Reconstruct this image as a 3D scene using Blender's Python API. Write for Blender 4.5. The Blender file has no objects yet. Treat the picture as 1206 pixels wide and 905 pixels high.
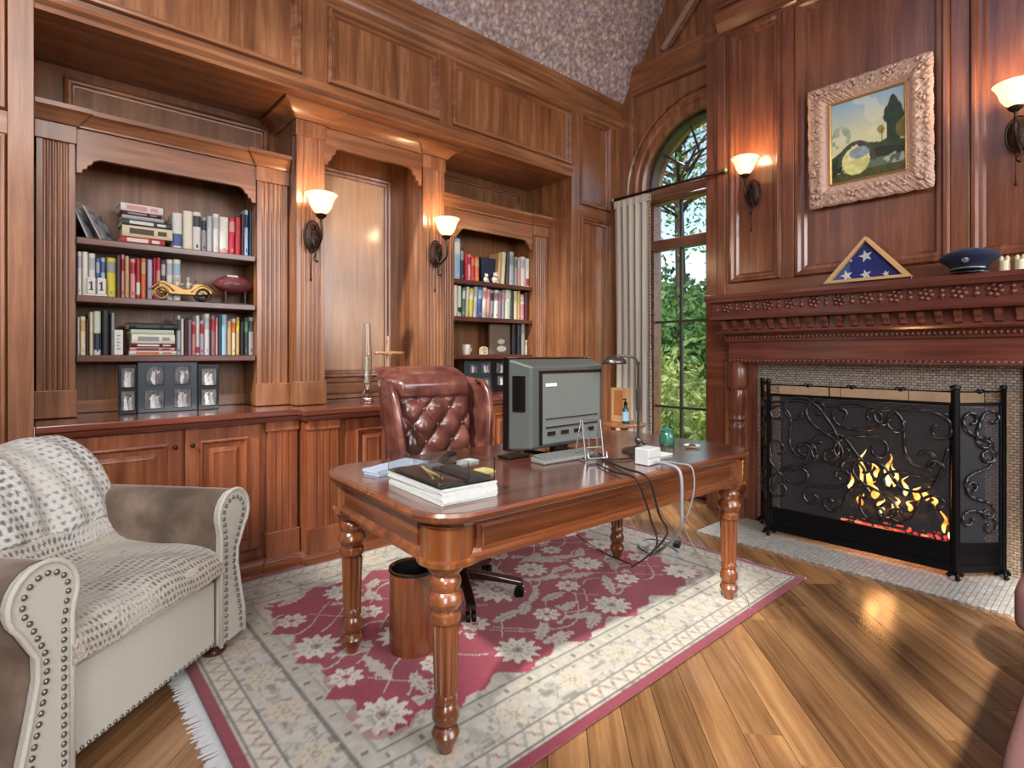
import bpy, bmesh, math, random
import numpy as np
from mathutils import Vector, Matrix
random.seed(7); NR = np.random.RandomState(5)
PI = math.pi
C = bpy.context.scene.collection
# ---------------------------------------------------------------- camera
YAW = math.radians(48.75); EYE = 1.25; FPX = 642.0; HOR = 417.0
cam_d = bpy.data.cameras.new('camera'); cam = bpy.data.objects.new('camera', cam_d); C.objects.link(cam)
cam.location = (0, 0, EYE); cam.rotation_euler = (PI/2, 0, YAW - PI/2)
cam_d.sensor_fit = 'HORIZONTAL'; cam_d.sensor_width = 36; cam_d.lens = 36*FPX/1206
cam_d.shift_y = -(452.5-HOR)/1206; cam_d.clip_start = 0.02; cam_d.clip_end = 200
bpy.context.scene.camera = cam
# ---------------------------------------------------------------- world, lights, exposure
vs = bpy.context.scene.view_settings
vs.view_transform = 'Standard'; vs.look = 'None'; vs.gamma = 1; vs.use_curve_mapping = False; vs.exposure = 0.84
W = bpy.data.worlds.new('world'); bpy.context.scene.world = W; W.use_nodes = True
wn = W.node_tree.nodes; wl = W.node_tree.links
sky = wn.new('ShaderNodeTexSky'); sky.sky_type = 'NISHITA'; sky.sun_disc = False
sky.sun_elevation = math.radians(48); sky.sun_rotation = math.radians(200); sky.air_density = 1.2; sky.dust_density = 0.8; sky.ozone_density = 1.0
wl.new(sky.outputs[0], wn['Background'].inputs[0]); wn['Background'].inputs[1].default_value = 0.17
def sun(loc_dir, e, col, ang=3):
    d = bpy.data.lights.new('sun', 'SUN'); d.energy = e; d.color = col; d.angle = math.radians(ang)
    o = bpy.data.objects.new('sun', d); C.objects.link(o); o.rotation_euler = Vector(loc_dir).to_track_quat('-Z', 'Y').to_euler(); return o
def area(name, loc, target, sx, sy, e, col):
    d = bpy.data.lights.new(name, 'AREA'); d.shape = 'RECTANGLE'; d.size = sx; d.size_y = sy; d.energy = e; d.color = col
    o = bpy.data.objects.new(name, d); C.objects.link(o); o.location = loc
    o.rotation_euler = (Vector(target)-Vector(loc)).to_track_quat('-Z', 'Y').to_euler(); return o
sun((0.75, 0.35, -0.8), 3.0, (1, .95, .86))
area('added_fill_behind', (-2.4, -3.4, 2.8), (2.2, 2.6, 1.4), 3.2, 2.6, 240, (1, .98, .95))  # large fill lamp added behind the camera; the wall there has no window
area('added_fill_side', (2.8, -3.4, 2.8), (2.0, 2.6, 1.2), 3.0, 2.4, 125, (.95, .97, 1))  # second added fill lamp, right of the first, no opening modelled there
area('added_fill_upper', (0.6, -0.6, 3.9), (2.6, 2.6, 2.6), 2.4, 1.6, 60, (1, .97, .93))  # soft fill added from high up, stands for no modelled opening

area('added_fill_above_garden', (6.3, 4.0, 6.3), (2.6, 2.0, .9), 2.2, 2.2, 700, (.93, .97, 1))  # unseen lamp added above the arch's sightline to brighten the room through the window
# ---------------------------------------------------------------- materials
MATS = {}
def lin(c):
    if isinstance(c, str):
        c = [int(c[i:i+2], 16)/255 for i in (0, 2, 4)]
        c = [x/12.92 if x <= .04045 else ((x+.055)/1.055)**2.4 for x in c]
    return (c[0], c[1], c[2], 1)
def newmat(name):
    m = bpy.data.materials.new(name); m.use_nodes = True
    return m, m.node_tree.nodes, m.node_tree.links, m.node_tree.nodes['Principled BSDF']
def plain(name, col, rough=.5, metal=0, emit=None, estr=0, trans=0, coat=0, ior=1.45, sheen=0, bump=0, bscale=60):
    if name in MATS: return MATS[name]
    m, n, l, b = newmat(name)
    b.inputs['Base Color'].default_value = lin(col); b.inputs['Roughness'].default_value = rough
    b.inputs['Metallic'].default_value = metal; b.inputs['IOR'].default_value = ior
    b.inputs['Transmission Weight'].default_value = trans; b.inputs['Coat Weight'].default_value = coat
    b.inputs['Sheen Weight'].default_value = sheen
    if emit: b.inputs['Emission Color'].default_value = lin(emit); b.inputs['Emission Strength'].default_value = estr
    tc = n.new('ShaderNodeTexCoord'); nz = n.new('ShaderNodeTexNoise'); nz.inputs['Scale'].default_value = bscale
    l.new(tc.outputs['Object'], nz.inputs['Vector'])
    if not trans and not emit:
        mx = n.new('ShaderNodeMix'); mx.data_type = 'RGBA'; mx.blend_type = 'MULTIPLY'; mx.inputs[0].default_value = .25
        mx.inputs[6].default_value = lin(col)
        l.new(nz.outputs['Fac'], mx.inputs[7]); l.new(mx.outputs[2], b.inputs['Base Color'])
    if bump:
        bp = n.new('ShaderNodeBump'); bp.inputs['Strength'].default_value = bump; bp.inputs['Distance'].default_value = .01
        l.new(nz.outputs['Fac'], bp.inputs['Height']); l.new(bp.outputs[0], b.inputs['Normal'])
    MATS[name] = m; return m
def ramp(n, cols):
    r = n.new('ShaderNodeValToRGB'); e = r.color_ramp.elements
    while len(e) > 1: e.remove(e[-1])
    e[0].position = cols[0][0]; e[0].color = lin(cols[0][1])
    for p, c in cols[1:]:
        q = e.new(p); q.color = lin(c)
    return r
def wood(name, dark, mid, light, axis='z', rough=.32, coat=.35, var=0.0, sc=1.0, spec=.5):
    m, n, l, b = newmat(name)
    tc = n.new('ShaderNodeTexCoord'); mp = n.new('ShaderNodeMapping')
    s = {'x': (.9, 16, 16), 'y': (16, .9, 16), 'z': (16, 16, .9)}[axis]
    mp.inputs['Scale'].default_value = [q*sc for q in s]
    oi = n.new('ShaderNodeObjectInfo'); cx = n.new('ShaderNodeCombineXYZ')
    mu = n.new('ShaderNodeMath'); mu.operation = 'MULTIPLY'; mu.inputs[1].default_value = 40
    l.new(oi.outputs['Random'], mu.inputs[0])
    for i in range(3): l.new(mu.outputs[0], cx.inputs[i])
    ad = n.new('ShaderNodeVectorMath'); ad.operation = 'ADD'
    l.new(tc.outputs['Object'], mp.inputs['Vector']); l.new(mp.outputs[0], ad.inputs[0]); l.new(cx.outputs[0], ad.inputs[1])
    n1 = n.new('ShaderNodeTexNoise'); n1.inputs['Scale'].default_value = 1.1; n1.inputs['Detail'].default_value = 7; n1.inputs['Roughness'].default_value = .62; n1.inputs['Distortion'].default_value = .6
    n2 = n.new('ShaderNodeTexNoise'); n2.inputs['Scale'].default_value = 5.5; n2.inputs['Detail'].default_value = 5; n2.inputs['Roughness'].default_value = .7
    l.new(ad.outputs[0], n1.inputs['Vector']); l.new(ad.outputs[0], n2.inputs['Vector'])
    r1 = ramp(n, [(.22, dark), (.5, mid), (.80, light)]); l.new(n1.outputs['Fac'], r1.inputs[0])
    r2 = ramp(n, [(.35, (.55, .5, .48)), (.6, (1, 1, 1))]); l.new(n2.outputs['Fac'], r2.inputs[0])
    mx = n.new('ShaderNodeMix'); mx.data_type = 'RGBA'; mx.blend_type = 'MULTIPLY'; mx.inputs[0].default_value = .42
    l.new(r1.outputs[0], mx.inputs[6]); l.new(r2.outputs[0], mx.inputs[7])
    n3 = n.new('ShaderNodeTexNoise'); n3.inputs['Scale'].default_value = 1.7; n3.inputs['Detail'].default_value = 2; l.new(tc.outputs['Object'], n3.inputs['Vector'])
    r3 = ramp(n, [(.3, (.66, .64, .62)), (.65, (1.12, 1.1, 1.08))]); l.new(n3.outputs['Fac'], r3.inputs[0])
    mz = n.new('ShaderNodeMix'); mz.data_type = 'RGBA'; mz.blend_type = 'MULTIPLY'; mz.inputs[0].default_value = .8; l.new(mx.outputs[2], mz.inputs[6]); l.new(r3.outputs[0], mz.inputs[7])
    out = mz.outputs[2]
    hs = n.new('ShaderNodeHueSaturation')
    mr = n.new('ShaderNodeMapRange'); mr.inputs['To Min'].default_value = 1-var; mr.inputs['To Max'].default_value = 1+var
    l.new(oi.outputs['Random'], mr.inputs['Value']); l.new(mr.outputs[0], hs.inputs['Value']); l.new(out, hs.inputs['Color'])
    l.new(hs.outputs[0], b.inputs['Base Color'])
    b.inputs['Roughness'].default_value = rough; b.inputs['Coat Weight'].default_value = coat; b.inputs['Coat Roughness'].default_value = .18
    b.inputs['Specular IOR Level'].default_value = spec
    bp = n.new('ShaderNodeBump'); bp.inputs['Strength'].default_value = .12; bp.inputs['Distance'].default_value = .004
    l.new(n2.outputs['Fac'], bp.inputs['Height']); l.new(bp.outputs[0], b.inputs['Normal'])
    MATS[name] = m; return m
D, M_, L_ = '54311e', '8b5939', 'b2845f'
RD, RM, RL = '4c2819', '7d4a32', 'a06c50'
WV = wood('panel_wood_vertical', D, M_, L_, 'z'); WX = wood('panel_wood_along_x', D, M_, L_, 'x'); WY = wood('panel_wood_along_y', D, M_, L_, 'y')
WR = wood('breast_wood_vertical', RD, RM, RL, 'z', .26, .5, sc=.8); WRY = wood('breast_wood_along_y', RD, RM, RL, 'y', .26, .5, sc=.8); SHW = wood('shelf_wood', '3a1c12', '5e3324', '7a4a38', 'x', .3, .3)
BV = wood('bookcase_back_wood', '4a2a14', '744a28', '946842', 'z', .45, .1)
MV = wood('mantel_wood_vertical', '48241a', '733f2e', '935a46', 'z', .3, .4); MY = wood('mantel_wood_along_y', '45211a', '6e3a2e', '8f5646', 'y', .3, .4)
CX = wood('counter_wood', '4c241a', '733e2e', '925646', 'x', .16, .7)
DY = wood('desk_wood_cross', '43200f', '6e3c20', '8f5634', 'y', .2, .6)
DX = wood('desk_wood_long', '43200f', '6e3c20', '8f5634', 'x', .2, .6); DV = wood('desk_wood_turned', '46210f', '724020', '965c38', 'z', .22, .6)
DT = wood('desk_top_wood', '40221a', '64392c', '80523e', 'x', .15, .8)
FL = wood('floor_plank_wood', '5f3e24', '98704a', 'bc9464', 'x', .2, .6, var=.30, sc=1.0)
BIN = wood('waste_bin_wood', '40200f', '6e3a1c', '8f5830', 'z', .25, .6, sc=1.6)
OAK = plain('light_oak', 'dcae78', .4); BLK = plain('black_iron', '101114', .38, .6, bump=.2, bscale=120)
SILV = plain('brushed_pewter', '9a9a98', .35, .85); NAIL = plain('nailhead_pewter', '8f8d86', .35, .9)
BRONZE = plain('aged_bronze', '3a2a22', .4, .7, bump=.3, bscale=90)
CREAMF = plain('cream_linen', 'c4c1b3', .9, sheen=.3, bump=.25, bscale=260)
# ---------------------------------------------------------------- mesh builder
class MB:
    def __init__(s): s.v = []; s.f = []; s.m = []; s.mi = 0
    def add(s, vs_, fs):
        o = len(s.v); s.v += [tuple(float(q) for q in p) for p in vs_]
        for f in fs: s.f.append(tuple(i+o for i in f)); s.m.append(s.mi)
        return s
    def box(s, x0, y0, z0, x1, y1, z1):
        if x1 < x0: x0, x1 = x1, x0
        if y1 < y0: y0, y1 = y1, y0
        if z1 < z0: z0, z1 = z1, z0
        return s.add([(x0,y0,z0),(x1,y0,z0),(x1,y1,z0),(x0,y1,z0),(x0,y0,z1),(x1,y0,z1),(x1,y1,z1),(x0,y1,z1)],
              [(0,3,2,1),(4,5,6,7),(0,1,5,4),(1,2,6,5),(2,3,7,6),(3,0,4,7)])
    def prism(s, pts, z0, z1, ax='z'):
        """extrude a 2-D polygon (x,y) along z, or ax='y': pts (x,z) along y; ax='x': pts (y,z) along x"""
        n = len(pts)
        def T(p, h): return (p[0], p[1], h) if ax == 'z' else ((p[0], h, p[1]) if ax == 'y' else (h, p[0], p[1]))
        return s.add([T(p, z0) for p in pts]+[T(p, z1) for p in pts],
              [tuple(range(n-1, -1, -1)), tuple(range(n, 2*n))]+[(i, (i+1) % n, n+(i+1) % n, n+i) for i in range(n)])
    def lathe(s, prof, cx=0, cy=0, n=24, flutes=0, fr=(0, 0), fa=.12, caps=True, sx=1, sy=1):
        vs_ = []
        for r, z in prof:
            for k in range(n):
                a = 2*PI*k/n; rr = r
                if flutes and fr[0] <= z <= fr[1]: rr = r*(1-fa*abs(math.sin(a*flutes/2))**.5*1.0+fa*.2)
                vs_.append((cx+rr*math.cos(a)*sx, cy+rr*math.sin(a)*sy, z))
        fs = [(j*n+k, j*n+(k+1) % n, (j+1)*n+(k+1) % n, (j+1)*n+k) for j in range(len(prof)-1) for k in range(n)]
        if caps: fs += [tuple(range(n-1, -1, -1)), tuple(range((len(prof)-1)*n, len(prof)*n))]
        return s.add(vs_, fs)
    def tube(s, pts, r, n=6, taper=None):
        P = [Vector(p) for p in pts]; rings = []; up = Vector((0, 0, 1))
        for i, p in enumerate(P):
            t = (P[min(i+1, len(P)-1)]-P[max(i-1, 0)]);
            if t.length < 1e-9: t = Vector((0, 0, 1))
            t.normalize()
            a = up - t*up.dot(t)
            if a.length < .05: a = Vector((1, 0, 0)) - t*t.x
            if a.length < .05: a = Vector((0, 1, 0)) - t*t.y
            a.normalize(); b = t.cross(a); up = a
            rr = r if taper is None else r*taper[i]
            rings.append([p+(a*math.cos(2*PI*k/n)+b*math.sin(2*PI*k/n))*rr for k in range(n)])
        vs_ = [q for rg in rings for q in rg]; m = len(P)
        return s.add(vs_, [(j*n+k, (j+1)*n+k, (j+1)*n+(k+1) % n, j*n+(k+1) % n)[::-1] for j in range(m-1) for k in range(n)]
              + [tuple(range(n)), tuple(range(m*n-1, (m-1)*n-1, -1))])
    def ball(s, c, r, n=10, m=7):
        if not hasattr(r, '__len__'): r = (r, r, r)
        vs_ = [(c[0], c[1], c[2]-r[2])]
        for j in range(1, m):
            t = -PI/2+PI*j/m
            vs_ += [(c[0]+r[0]*math.cos(t)*math.cos(2*PI*k/n), c[1]+r[1]*math.cos(t)*math.sin(2*PI*k/n), c[2]+r[2]*math.sin(t)) for k in range(n)]
        vs_.append((c[0], c[1], c[2]+r[2])); e = len(vs_)-1
        fs = [(0, 1+(k+1) % n, 1+k) for k in range(n)]+[(e, 1+(m-2)*n+k, 1+(m-2)*n+(k+1) % n) for k in range(n)]
        fs += [(1+j*n+k, 1+j*n+(k+1) % n, 1+(j+1)*n+(k+1) % n, 1+(j+1)*n+k) for j in range(m-2) for k in range(n)]
        return s.add(vs_, fs)
    def sweep(s, path, prof, closed=False):
        """mitred moulding: path (x,y), profile (out,z); outward = right of the path direction"""
        n = len(path); P = [Vector(p) for p in path]; rings = []
        for i in range(n):
            if closed: d0 = (P[i]-P[i-1]).normalized(); d1 = (P[(i+1) % n]-P[i]).normalized()
            else:
                d0 = (P[i]-P[i-1]).normalized() if i > 0 else (P[1]-P[0]).normalized()
                d1 = (P[i+1]-P[i]).normalized() if i < n-1 else d0
            n0 = Vector((d0.y, -d0.x)); n1 = Vector((d1.y, -d1.x)); mt = (n0+n1)
            mt = mt/max(.2, mt.dot(n0))
            rings.append([(P[i].x+mt.x*o, P[i].y+mt.y*o, z) for o, z in prof])
        m = len(prof); vs_ = [q for r_ in rings for q in r_]
        fs = [(i*m+j, i*m+(j+1) % m, ((i+1) % n)*m+(j+1) % m, ((i+1) % n)*m+j) for i in range(n if closed else n-1) for j in range(m)]
        if not closed: fs += [tuple(range(m-1, -1, -1)), tuple(range((n-1)*m, n*m))]
        return s.add(vs_, fs)
    def frame(s, T, u0, v0, u1, v1, prof, fill=None):
        """mitred rectangular moulding: T(u,v,h) -> xyz; prof (inset,height); fill = height of the centre face"""
        m = len(prof); vs_ = []
        for d, h in prof: vs_ += [T(u0+d, v0+d, h), T(u1-d, v0+d, h), T(u1-d, v1-d, h), T(u0+d, v1-d, h)]
        fs = [(j*4+k, j*4+(k+1) % 4, (j+1)*4+(k+1) % 4, (j+1)*4+k) for j in range(m-1) for k in range(4)]
        if fill is not None: fs.append(((m-1)*4, (m-1)*4+1, (m-1)*4+2, (m-1)*4+3))
        else: fs += [((m-1)*4+k, (m-1)*4+(k+1) % 4, (k+1) % 4, k) for k in range(4)]
        return s.add(vs_, fs)
    def grid(s, fn, nu, nv, cu=False):
        vs_ = [fn(i/(nu if cu else nu-1), j/(nv-1)) for j in range(nv) for i in range(nu)]
        fs = [(j*nu+i, j*nu+(i+1) % nu, (j+1)*nu+(i+1) % nu, (j+1)*nu+i) for j in range(nv-1) for i in range(nu if cu else nu-1)]
        return s.add(vs_, fs)
    def build(s, name, mat, parent=None, loc=None, rotz=0, smooth=False, bevel=0, solid=0, sub=0, kind=None, label=None, local=False):
        me = bpy.data.meshes.new(name)
        off = Vector((0, 0, 0)); q = parent; rot = abs(rotz) > 1e-9
        while q is not None: off += q.location; rot = rot or abs(q.rotation_euler.z) > 1e-9; q = q.parent
        if loc is not None: off += Vector(loc)
        v = s.v if (rot or local) else [(a-off[0], b-off[1], c-off[2]) for a, b, c in s.v]   # world coordinates unless turned
        me.from_pydata(v, [], s.f)
        mats = mat if isinstance(mat, (list, tuple)) else [mat]
        for q in mats: me.materials.append(q)
        if len(mats) > 1: me.polygons.foreach_set('material_index', s.m)
        bm = bmesh.new(); bm.from_mesh(me); bmesh.ops.recalc_face_normals(bm, faces=bm.faces); bm.to_mesh(me); bm.free()
        if smooth:
            me.polygons.foreach_set('use_smooth', [True]*len(me.polygons))
            if smooth is not True:
                me.set_sharp_from_angle(angle=math.radians(smooth))
        o = bpy.data.objects.new(name, me); C.objects.link(o)
        if loc is not None: o.location = loc
        if rotz: o.rotation_euler = (0, 0, rotz)
        if parent is not None: o.parent = parent
        if solid: q = o.modifiers.new('solid', 'SOLIDIFY'); q.thickness = solid; q.offset = 0
        if bevel: q = o.modifiers.new('bevel', 'BEVEL'); q.width = bevel; q.segments = 2; q.limit_method = 'ANGLE'; q.angle_limit = math.radians(40)
        if sub: q = o.modifiers.new('sub', 'SUBSURF'); q.levels = sub; q.render_levels = sub
        if kind: o['kind'] = kind
        if label: o['label'] = label
        return o
def tag(o, label=None, cat=None, group=None, kind=None):
    if label: o['label'] = label
    if cat: o['category'] = cat
    if group: o['group'] = group
    if kind: o['kind'] = kind
    return o
def thing(name, label=None, cat=None, loc=(0, 0, 0), rotz=0, group=None, kind=None):
    o = bpy.data.objects.new(name, None); C.objects.link(o); o.location = loc; o.rotation_euler = (0, 0, rotz); o.empty_display_size = .05
    return tag(o, label, cat, group, kind)
def copy_tree(o, parent=None):
    c = o.copy(); C.objects.link(c); c.parent = parent
    for ch in [q for q in o.children]: copy_tree(ch, c)
    return c
def at_y(px, py, Y):      # real point seen at a photo pixel on the plane y = Y
    F = (math.cos(YAW), math.sin(YAW)); R = (math.sin(YAW), -math.cos(YAW)); k = (px-603)/FPX
    d = (F[0]+R[0]*k, F[1]+R[1]*k, (HOR-py)/FPX); t = Y/d[1]
    return (d[0]*t, Y, EYE+d[2]*t)
PM = [(0, 0), (.006, .022), (.016, .026), (.022, .016), (.034, .014), (.042, .002), (.05, 0)]   # picture moulding section
# ================================================================ THE SETTING
XB, XW, YW = 4.12, 4.36, 3.30          # chimney breast face, window wall, bookcase wall face
# ---- floor: diagonal planks, clipped to the room
def clip(poly, x0, y0, x1, y1):
    for ax, lim, sg in ((0, x0, 1), (0, x1, -1), (1, y0, 1), (1, y1, -1)):
        out = []
        for i in range(len(poly)):
            a, b = poly[i-1], poly[i]; ia, ib = sg*(a[ax]-lim) >= 0, sg*(b[ax]-lim) >= 0
            if ia != ib:
                t = (lim-a[ax])/(b[ax]-a[ax]); out.append((a[0]+(b[0]-a[0])*t, a[1]+(b[1]-a[1])*t))
            if ib: out.append(b)
        poly = out
        if len(poly) < 3: return []
    return poly
FX0, FY0, FX1, FY1 = -.9, -.55, 4.30, 3.27
floor = MB().box(-3.1, -3.95, -.12, XW+.25, 3.30, -.012).build('floor', plain('subfloor', '4a3020', .8), kind='structure')
c45 = math.cos(PI/4); pw = .128
for row in range(-34, 34):
    u = -2.2+random.random()*.8
    while u < 5.6:
        L = random.uniform(.9, 1.9); g = .0012
        def rt(a, b): return (a*c45-b*c45, a*c45+b*c45)
        q = [rt(u+g, row*pw+g), rt(u+L-g, row*pw+g), rt(u+L-g, (row+1)*pw-g), rt(u+g, (row+1)*pw-g)]
        u += L
        q = clip(q, FX0, FY0, FX1, FY1)
        if not q: continue
        cxm = sum(p[0] for p in q)/len(q); cym = sum(p[1] for p in q)/len(q)
        loc = [((p[0]-cxm)*c45+(p[1]-cym)*c45, -(p[0]-cxm)*c45+(p[1]-cym)*c45) for p in q]
        pl = MB().prism(loc, -.012, 0).build('plank', FL, floor, loc=(cxm, cym, 0), rotz=PI/4)
# ---- wall of bookcases (left) : frame with raised panels over the niches
wl_ = thing('wall_left', kind='structure', loc=(1.8, YW, 0))
m = MB()
m.box(-1.2, YW+.02, 0, 0, 4.1, 3.72)            # pier left of the niche
m.box(3.60, YW+.02, 0, XW, 4.1, 3.72)           # pier beside the window
m.box(0, YW+.02, 2.835, 3.6, 4.1, 3.72)         # beam over the niches
m.build('wall_core', WV, wl_)
m = MB(); m.box(0, 3.87, .86, 3.6, 3.92, 2.835); m.build('niche_back', BV, wl_)
m = MB(); m.box(0, YW+.02, 2.824, 3.6, 3.87, 2.834); m.build('niche_soffit', WX, wl_)
def TY(Y, s=-1): return lambda u, v, h: (u, Y+s*h, v)        # on a plane y = Y facing the camera
def TX(X, s=-1): return lambda u, v, h: (X+s*h, u, v)
def raised(T, u0, v0, u1, v1, name, mat, par, rail=None, big=1.0, depth=.012):
    """a framed wall panel: moulding + recessed bevelled field, each its own mesh"""
    w = .062*big
    MB().frame(T, u0, v0, u1, v1, [(0, -.004), (0, .014), (.010*big, .036), (.022*big, .038), (.032*big, .018), (.046*big, .016), (.056*big, .0), (w, -.012)]).build('panel_moulding', rail or mat, par, smooth=25)
    MB().frame(T, u0+w, v0+w, u1-w, v1-w, [(0, -.012), (.03*big, -.008), (.034*big, -.004)], fill=-.004).build(name, mat, par)
    m = MB(); m.frame(T, u0, v0, u1, v1, [(0, -.018), (.01, -.018)], fill=-.018)
def slab(par, x0, y0, z0, x1, y1, z1, mat, name='rail', bevel=.002): return MB().box(x0, y0, z0, x1, y1, z1).build(name, mat, par, bevel=bevel)
Tw = TY(YW+.02)
# stiles and rails stand .02 proud of the core
slab(wl_, 0, YW, 2.823, 3.6, YW+.02, 2.93, WX)
slab(wl_, -1.2, YW, 3.42, XW, YW+.02, 3.72, WX)
for a, b in ((0, .10), (1.215, 1.37), (2.20, 2.305), (3.60, 3.71)): slab(wl_, a, YW, 2.93, b, YW+.02, 3.42, WV, 'stile')
slab(wl_, -.088, YW-.015, 0, 0, YW+.02, 3.42, WV, 'stile'); slab(wl_, 3.60, YW, 0, 3.71, YW+.02, 2.93, WV, 'stile')
slab(wl_, 4.15, YW, 0, XW, YW+.02, 3.42, WV, 'stile'); slab(wl_, 3.71, YW, 2.50, 4.15, YW+.02, 2.60, WX)
slab(wl_, 3.71, YW, 0, 4.15, YW+.02, .3, WX)
for a, b in ((.10, 1.215), (1.37, 2.20), (2.305, 3.60)): raised(Tw, a, 2.93, b, 3.42, 'panel', WV, wl_, WX)
raised(Tw, 3.71, 2.60, 4.15, 3.42, 'panel', WV, wl_); raised(Tw, 3.71, .30, 4.15, 2.50, 'panel', WV, wl_)
raised(Tw, -1.1, 2.33, -.088, 3.42, 'panel', WV, wl_); raised(Tw, -1.1, .3, -.088, 2.23, 'panel', WV, wl_)
slab(wl_, -1.2, YW, 2.23, -.088, YW+.02, 2.33, WX)
# lower edge moulding of the beam, and the top cornice
MB().sweep([(0, YW), (3.6, YW)], [(0, 2.823), (0, 2.90), (.012, 2.895), (.022, 2.87), (.010, 2.85), (.012, 2.823)]).build('beam_moulding', WX, wl_, smooth=30)
MB().sweep([(-1.2, YW), (XW, YW)], [(0, 3.44), (.012, 3.45), (.03, 3.48), (.035, 3.52), (.02, 3.53), (0, 3.53)]).build('cornice', WX, wl_, smooth=30)
# niche back panels seen above the bookcases
for a, b in ((.12, 1.2), (2.45, 3.48)):
    MB().frame(TY(3.87), a, 2.50, b, 2.78, PM).build('panel_moulding', WX, wl_, smooth=25)
# ---- window wall (right, far) with the arched opening
YC, RW, ZS, ZI = 2.47, .575, 2.80, .40            # window centre, radius, springing, sill
ww = thing('wall_right', kind='structure', loc=(XW, YC, 0))
arc = [(YC+RW*math.cos(PI*k/28), ZS+RW*math.sin(PI*k/28)) for k in range(29)]
m = MB(); top = 6.6
def wcol(m, y0, y1, z0, z1, d=.25): m.box(XW, y0, z0, XW+d, y1, z1)
wcol(m, YC+RW, 3.34, 0, top); wcol(m, 1.2, YC-RW, 1.3, top); wcol(m, YC-RW, YC+RW, 0, ZI)
for k in range(28):
    (ya, za), (yb, zb) = arc[k], arc[k+1]
    m.add([(XW, ya, za), (XW, yb, zb), (XW, yb, top), (XW, ya, top), (XW+.25, ya, za), (XW+.25, yb, zb), (XW+.25, yb, top), (XW+.25, ya, top)],
          [(0, 1, 2, 3), (4, 7, 6, 5), (0, 4, 5, 1), (3, 2, 6, 7)])
m.build('wall_core', WV, ww)
def archmould(prof, r, z0, name, mat, par, X=XW):
    pts = [(YC+r, z0), (YC+r, ZS)]+[(YC+r*math.cos(PI*k/28), ZS+r*math.sin(PI*k/28)) for k in range(1, 28)]+[(YC-r, ZS), (YC-r, z0)]
    n = len(pts); vs_ = []
    for i, (y, z) in enumerate(pts):
        if z <= ZS: dy, dz = (1 if y > YC else -1), 0
        else: dy, dz = (y-YC)/r, (z-ZS)/r
        vs_ += [(X-h, y+dy*o, z+dz*o) for o, h in prof]
    k = len(prof)
    return MB().add(vs_, [(i*k+j, i*k+(j+1) % k, (i+1)*k+(j+1) % k, (i+1)*k+j) for i in range(n-1) for j in range(k)]).build(name, mat, par, smooth=30)
archmould([(0, -.2), (0, .02), (.02, .035), (.07, .035), (.085, .05), (.115, .055), (.13, .03), (.13, -.0)], RW, ZI, 'arch_casing', WV, ww)
archmould([(0, 0), (0, .02), (.012, .03), (.022, .01), (.022, 0)], RW+.185, 2.7, 'arch_bead', WV, ww)
slab(ww, XW-.02, 3.20, 0, XW, 3.30, 3.86, WV, 'stile'); slab(ww, XW-.02, 2.2, 3.74, XW, 3.20, 3.86, WY)
MB().frame(TX(XW), 1.7, 2.66, 3.20, 3.745, [(0, 0), (0, .02), (.01, .028), (.02, .018), (.026, .0)]).build('panel_moulding', WY, ww, smooth=25)
MB().sweep([(XW, 3.30), (XW, 2.1)], [(0, 3.80), (.012, 3.81), (.025, 3.84), (.055, 3.88), (.07, 3.93), (.08, 3.94), (.08, 3.98), (0, 3.98)]).build('cornice', WY, ww, smooth=25)
# gable wall above the cornice is framed by a sloping rake moulding
def rake(off, w, h, name, mat):
    a = (2.86-off, 4.05); b = (1.75-off, 4.05+1.11*1.02)
    L = math.hypot(b[0]-a[0], b[1]-a[1]); nx, nz = (b[1]-a[1])/L, -(b[0]-a[0])/L
    m = MB(); q = [(a[0], a[1]), (b[0], b[1]), (b[0]-nx*w, b[1]-nz*w), (a[0]-nx*w, a[1]-nz*w)]
    m.prism(q, XW-h, XW, 'x'); return m.build(name, mat, ww, bevel=.006)
rake(0, .055, .05, 'rake_moulding', plain('pale_rake_trim', 'a98f82', .4)); rake(.075, .03, .03, 'rake_moulding', WY)
# ---- the arched window
win = thing('window_1', kind='structure', loc=(XW+.1, YC, ZI))
SASH = plain('sash_paint', '4c463c', .4); FRM = wood('window_frame_wood', '5a3424', '8a5a44', 'a87a60', 'y', .35, .3)
XG = XW+.10
m = MB()
for y0, y1 in ((YC+RW-.045, YC+RW), (YC-RW, YC-RW+.045)): m.box(XG-.04, y0, ZI, XG+.04, y1, ZS)
m.box(XG-.04, YC-RW, ZI, XG+.04, YC+RW, ZI+.06)
m.build('frame', FRM, win)
for z0, z1 in ((2.66, 2.79), (2.22, 2.315)): MB().box(XG-.06, YC-RW, z0, XG+.05, YC+RW, z1).build('transom', FRM, win, bevel=.008)
archmould([(-.02, -.14), (-.02, -.06), (0, -.06), (0, -.14)], RW, ZS-.01, 'arch_frame', SASH, win)
W3 = (YC-.26, YC+.0, YC+.26)
for y in W3: MB().box(XG-.015, y-.011, ZI+.06, XG+.015, y+.011, 2.22).build('muntin', SASH, win)
for z in (.757, 1.549): MB().box(XG-.014, YC-RW+.045, z-.011, XG+.014, YC+RW-.045, z+.011).build('muntin', SASH, win)
for y in W3: MB().box(XG-.015, y-.010, 2.315, XG+.015, y+.010, 2.66).build('muntin', SASH, win)
for an in (36, 72, 108, 144):
    a = math.radians(an); MB().tube([(XG, YC+.27*math.cos(a), ZS+.27*math.sin(a)), (XG, YC+(RW-.03)*math.cos(a), ZS+(RW-.03)*math.sin(a))], .011).build('muntin', SASH, win)
MB().tube([(XG, YC+.27*math.cos(PI*k/18), ZS+.27*math.sin(PI*k/18)) for k in range(19)], .012).build('muntin', SASH, win, smooth=True)
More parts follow.
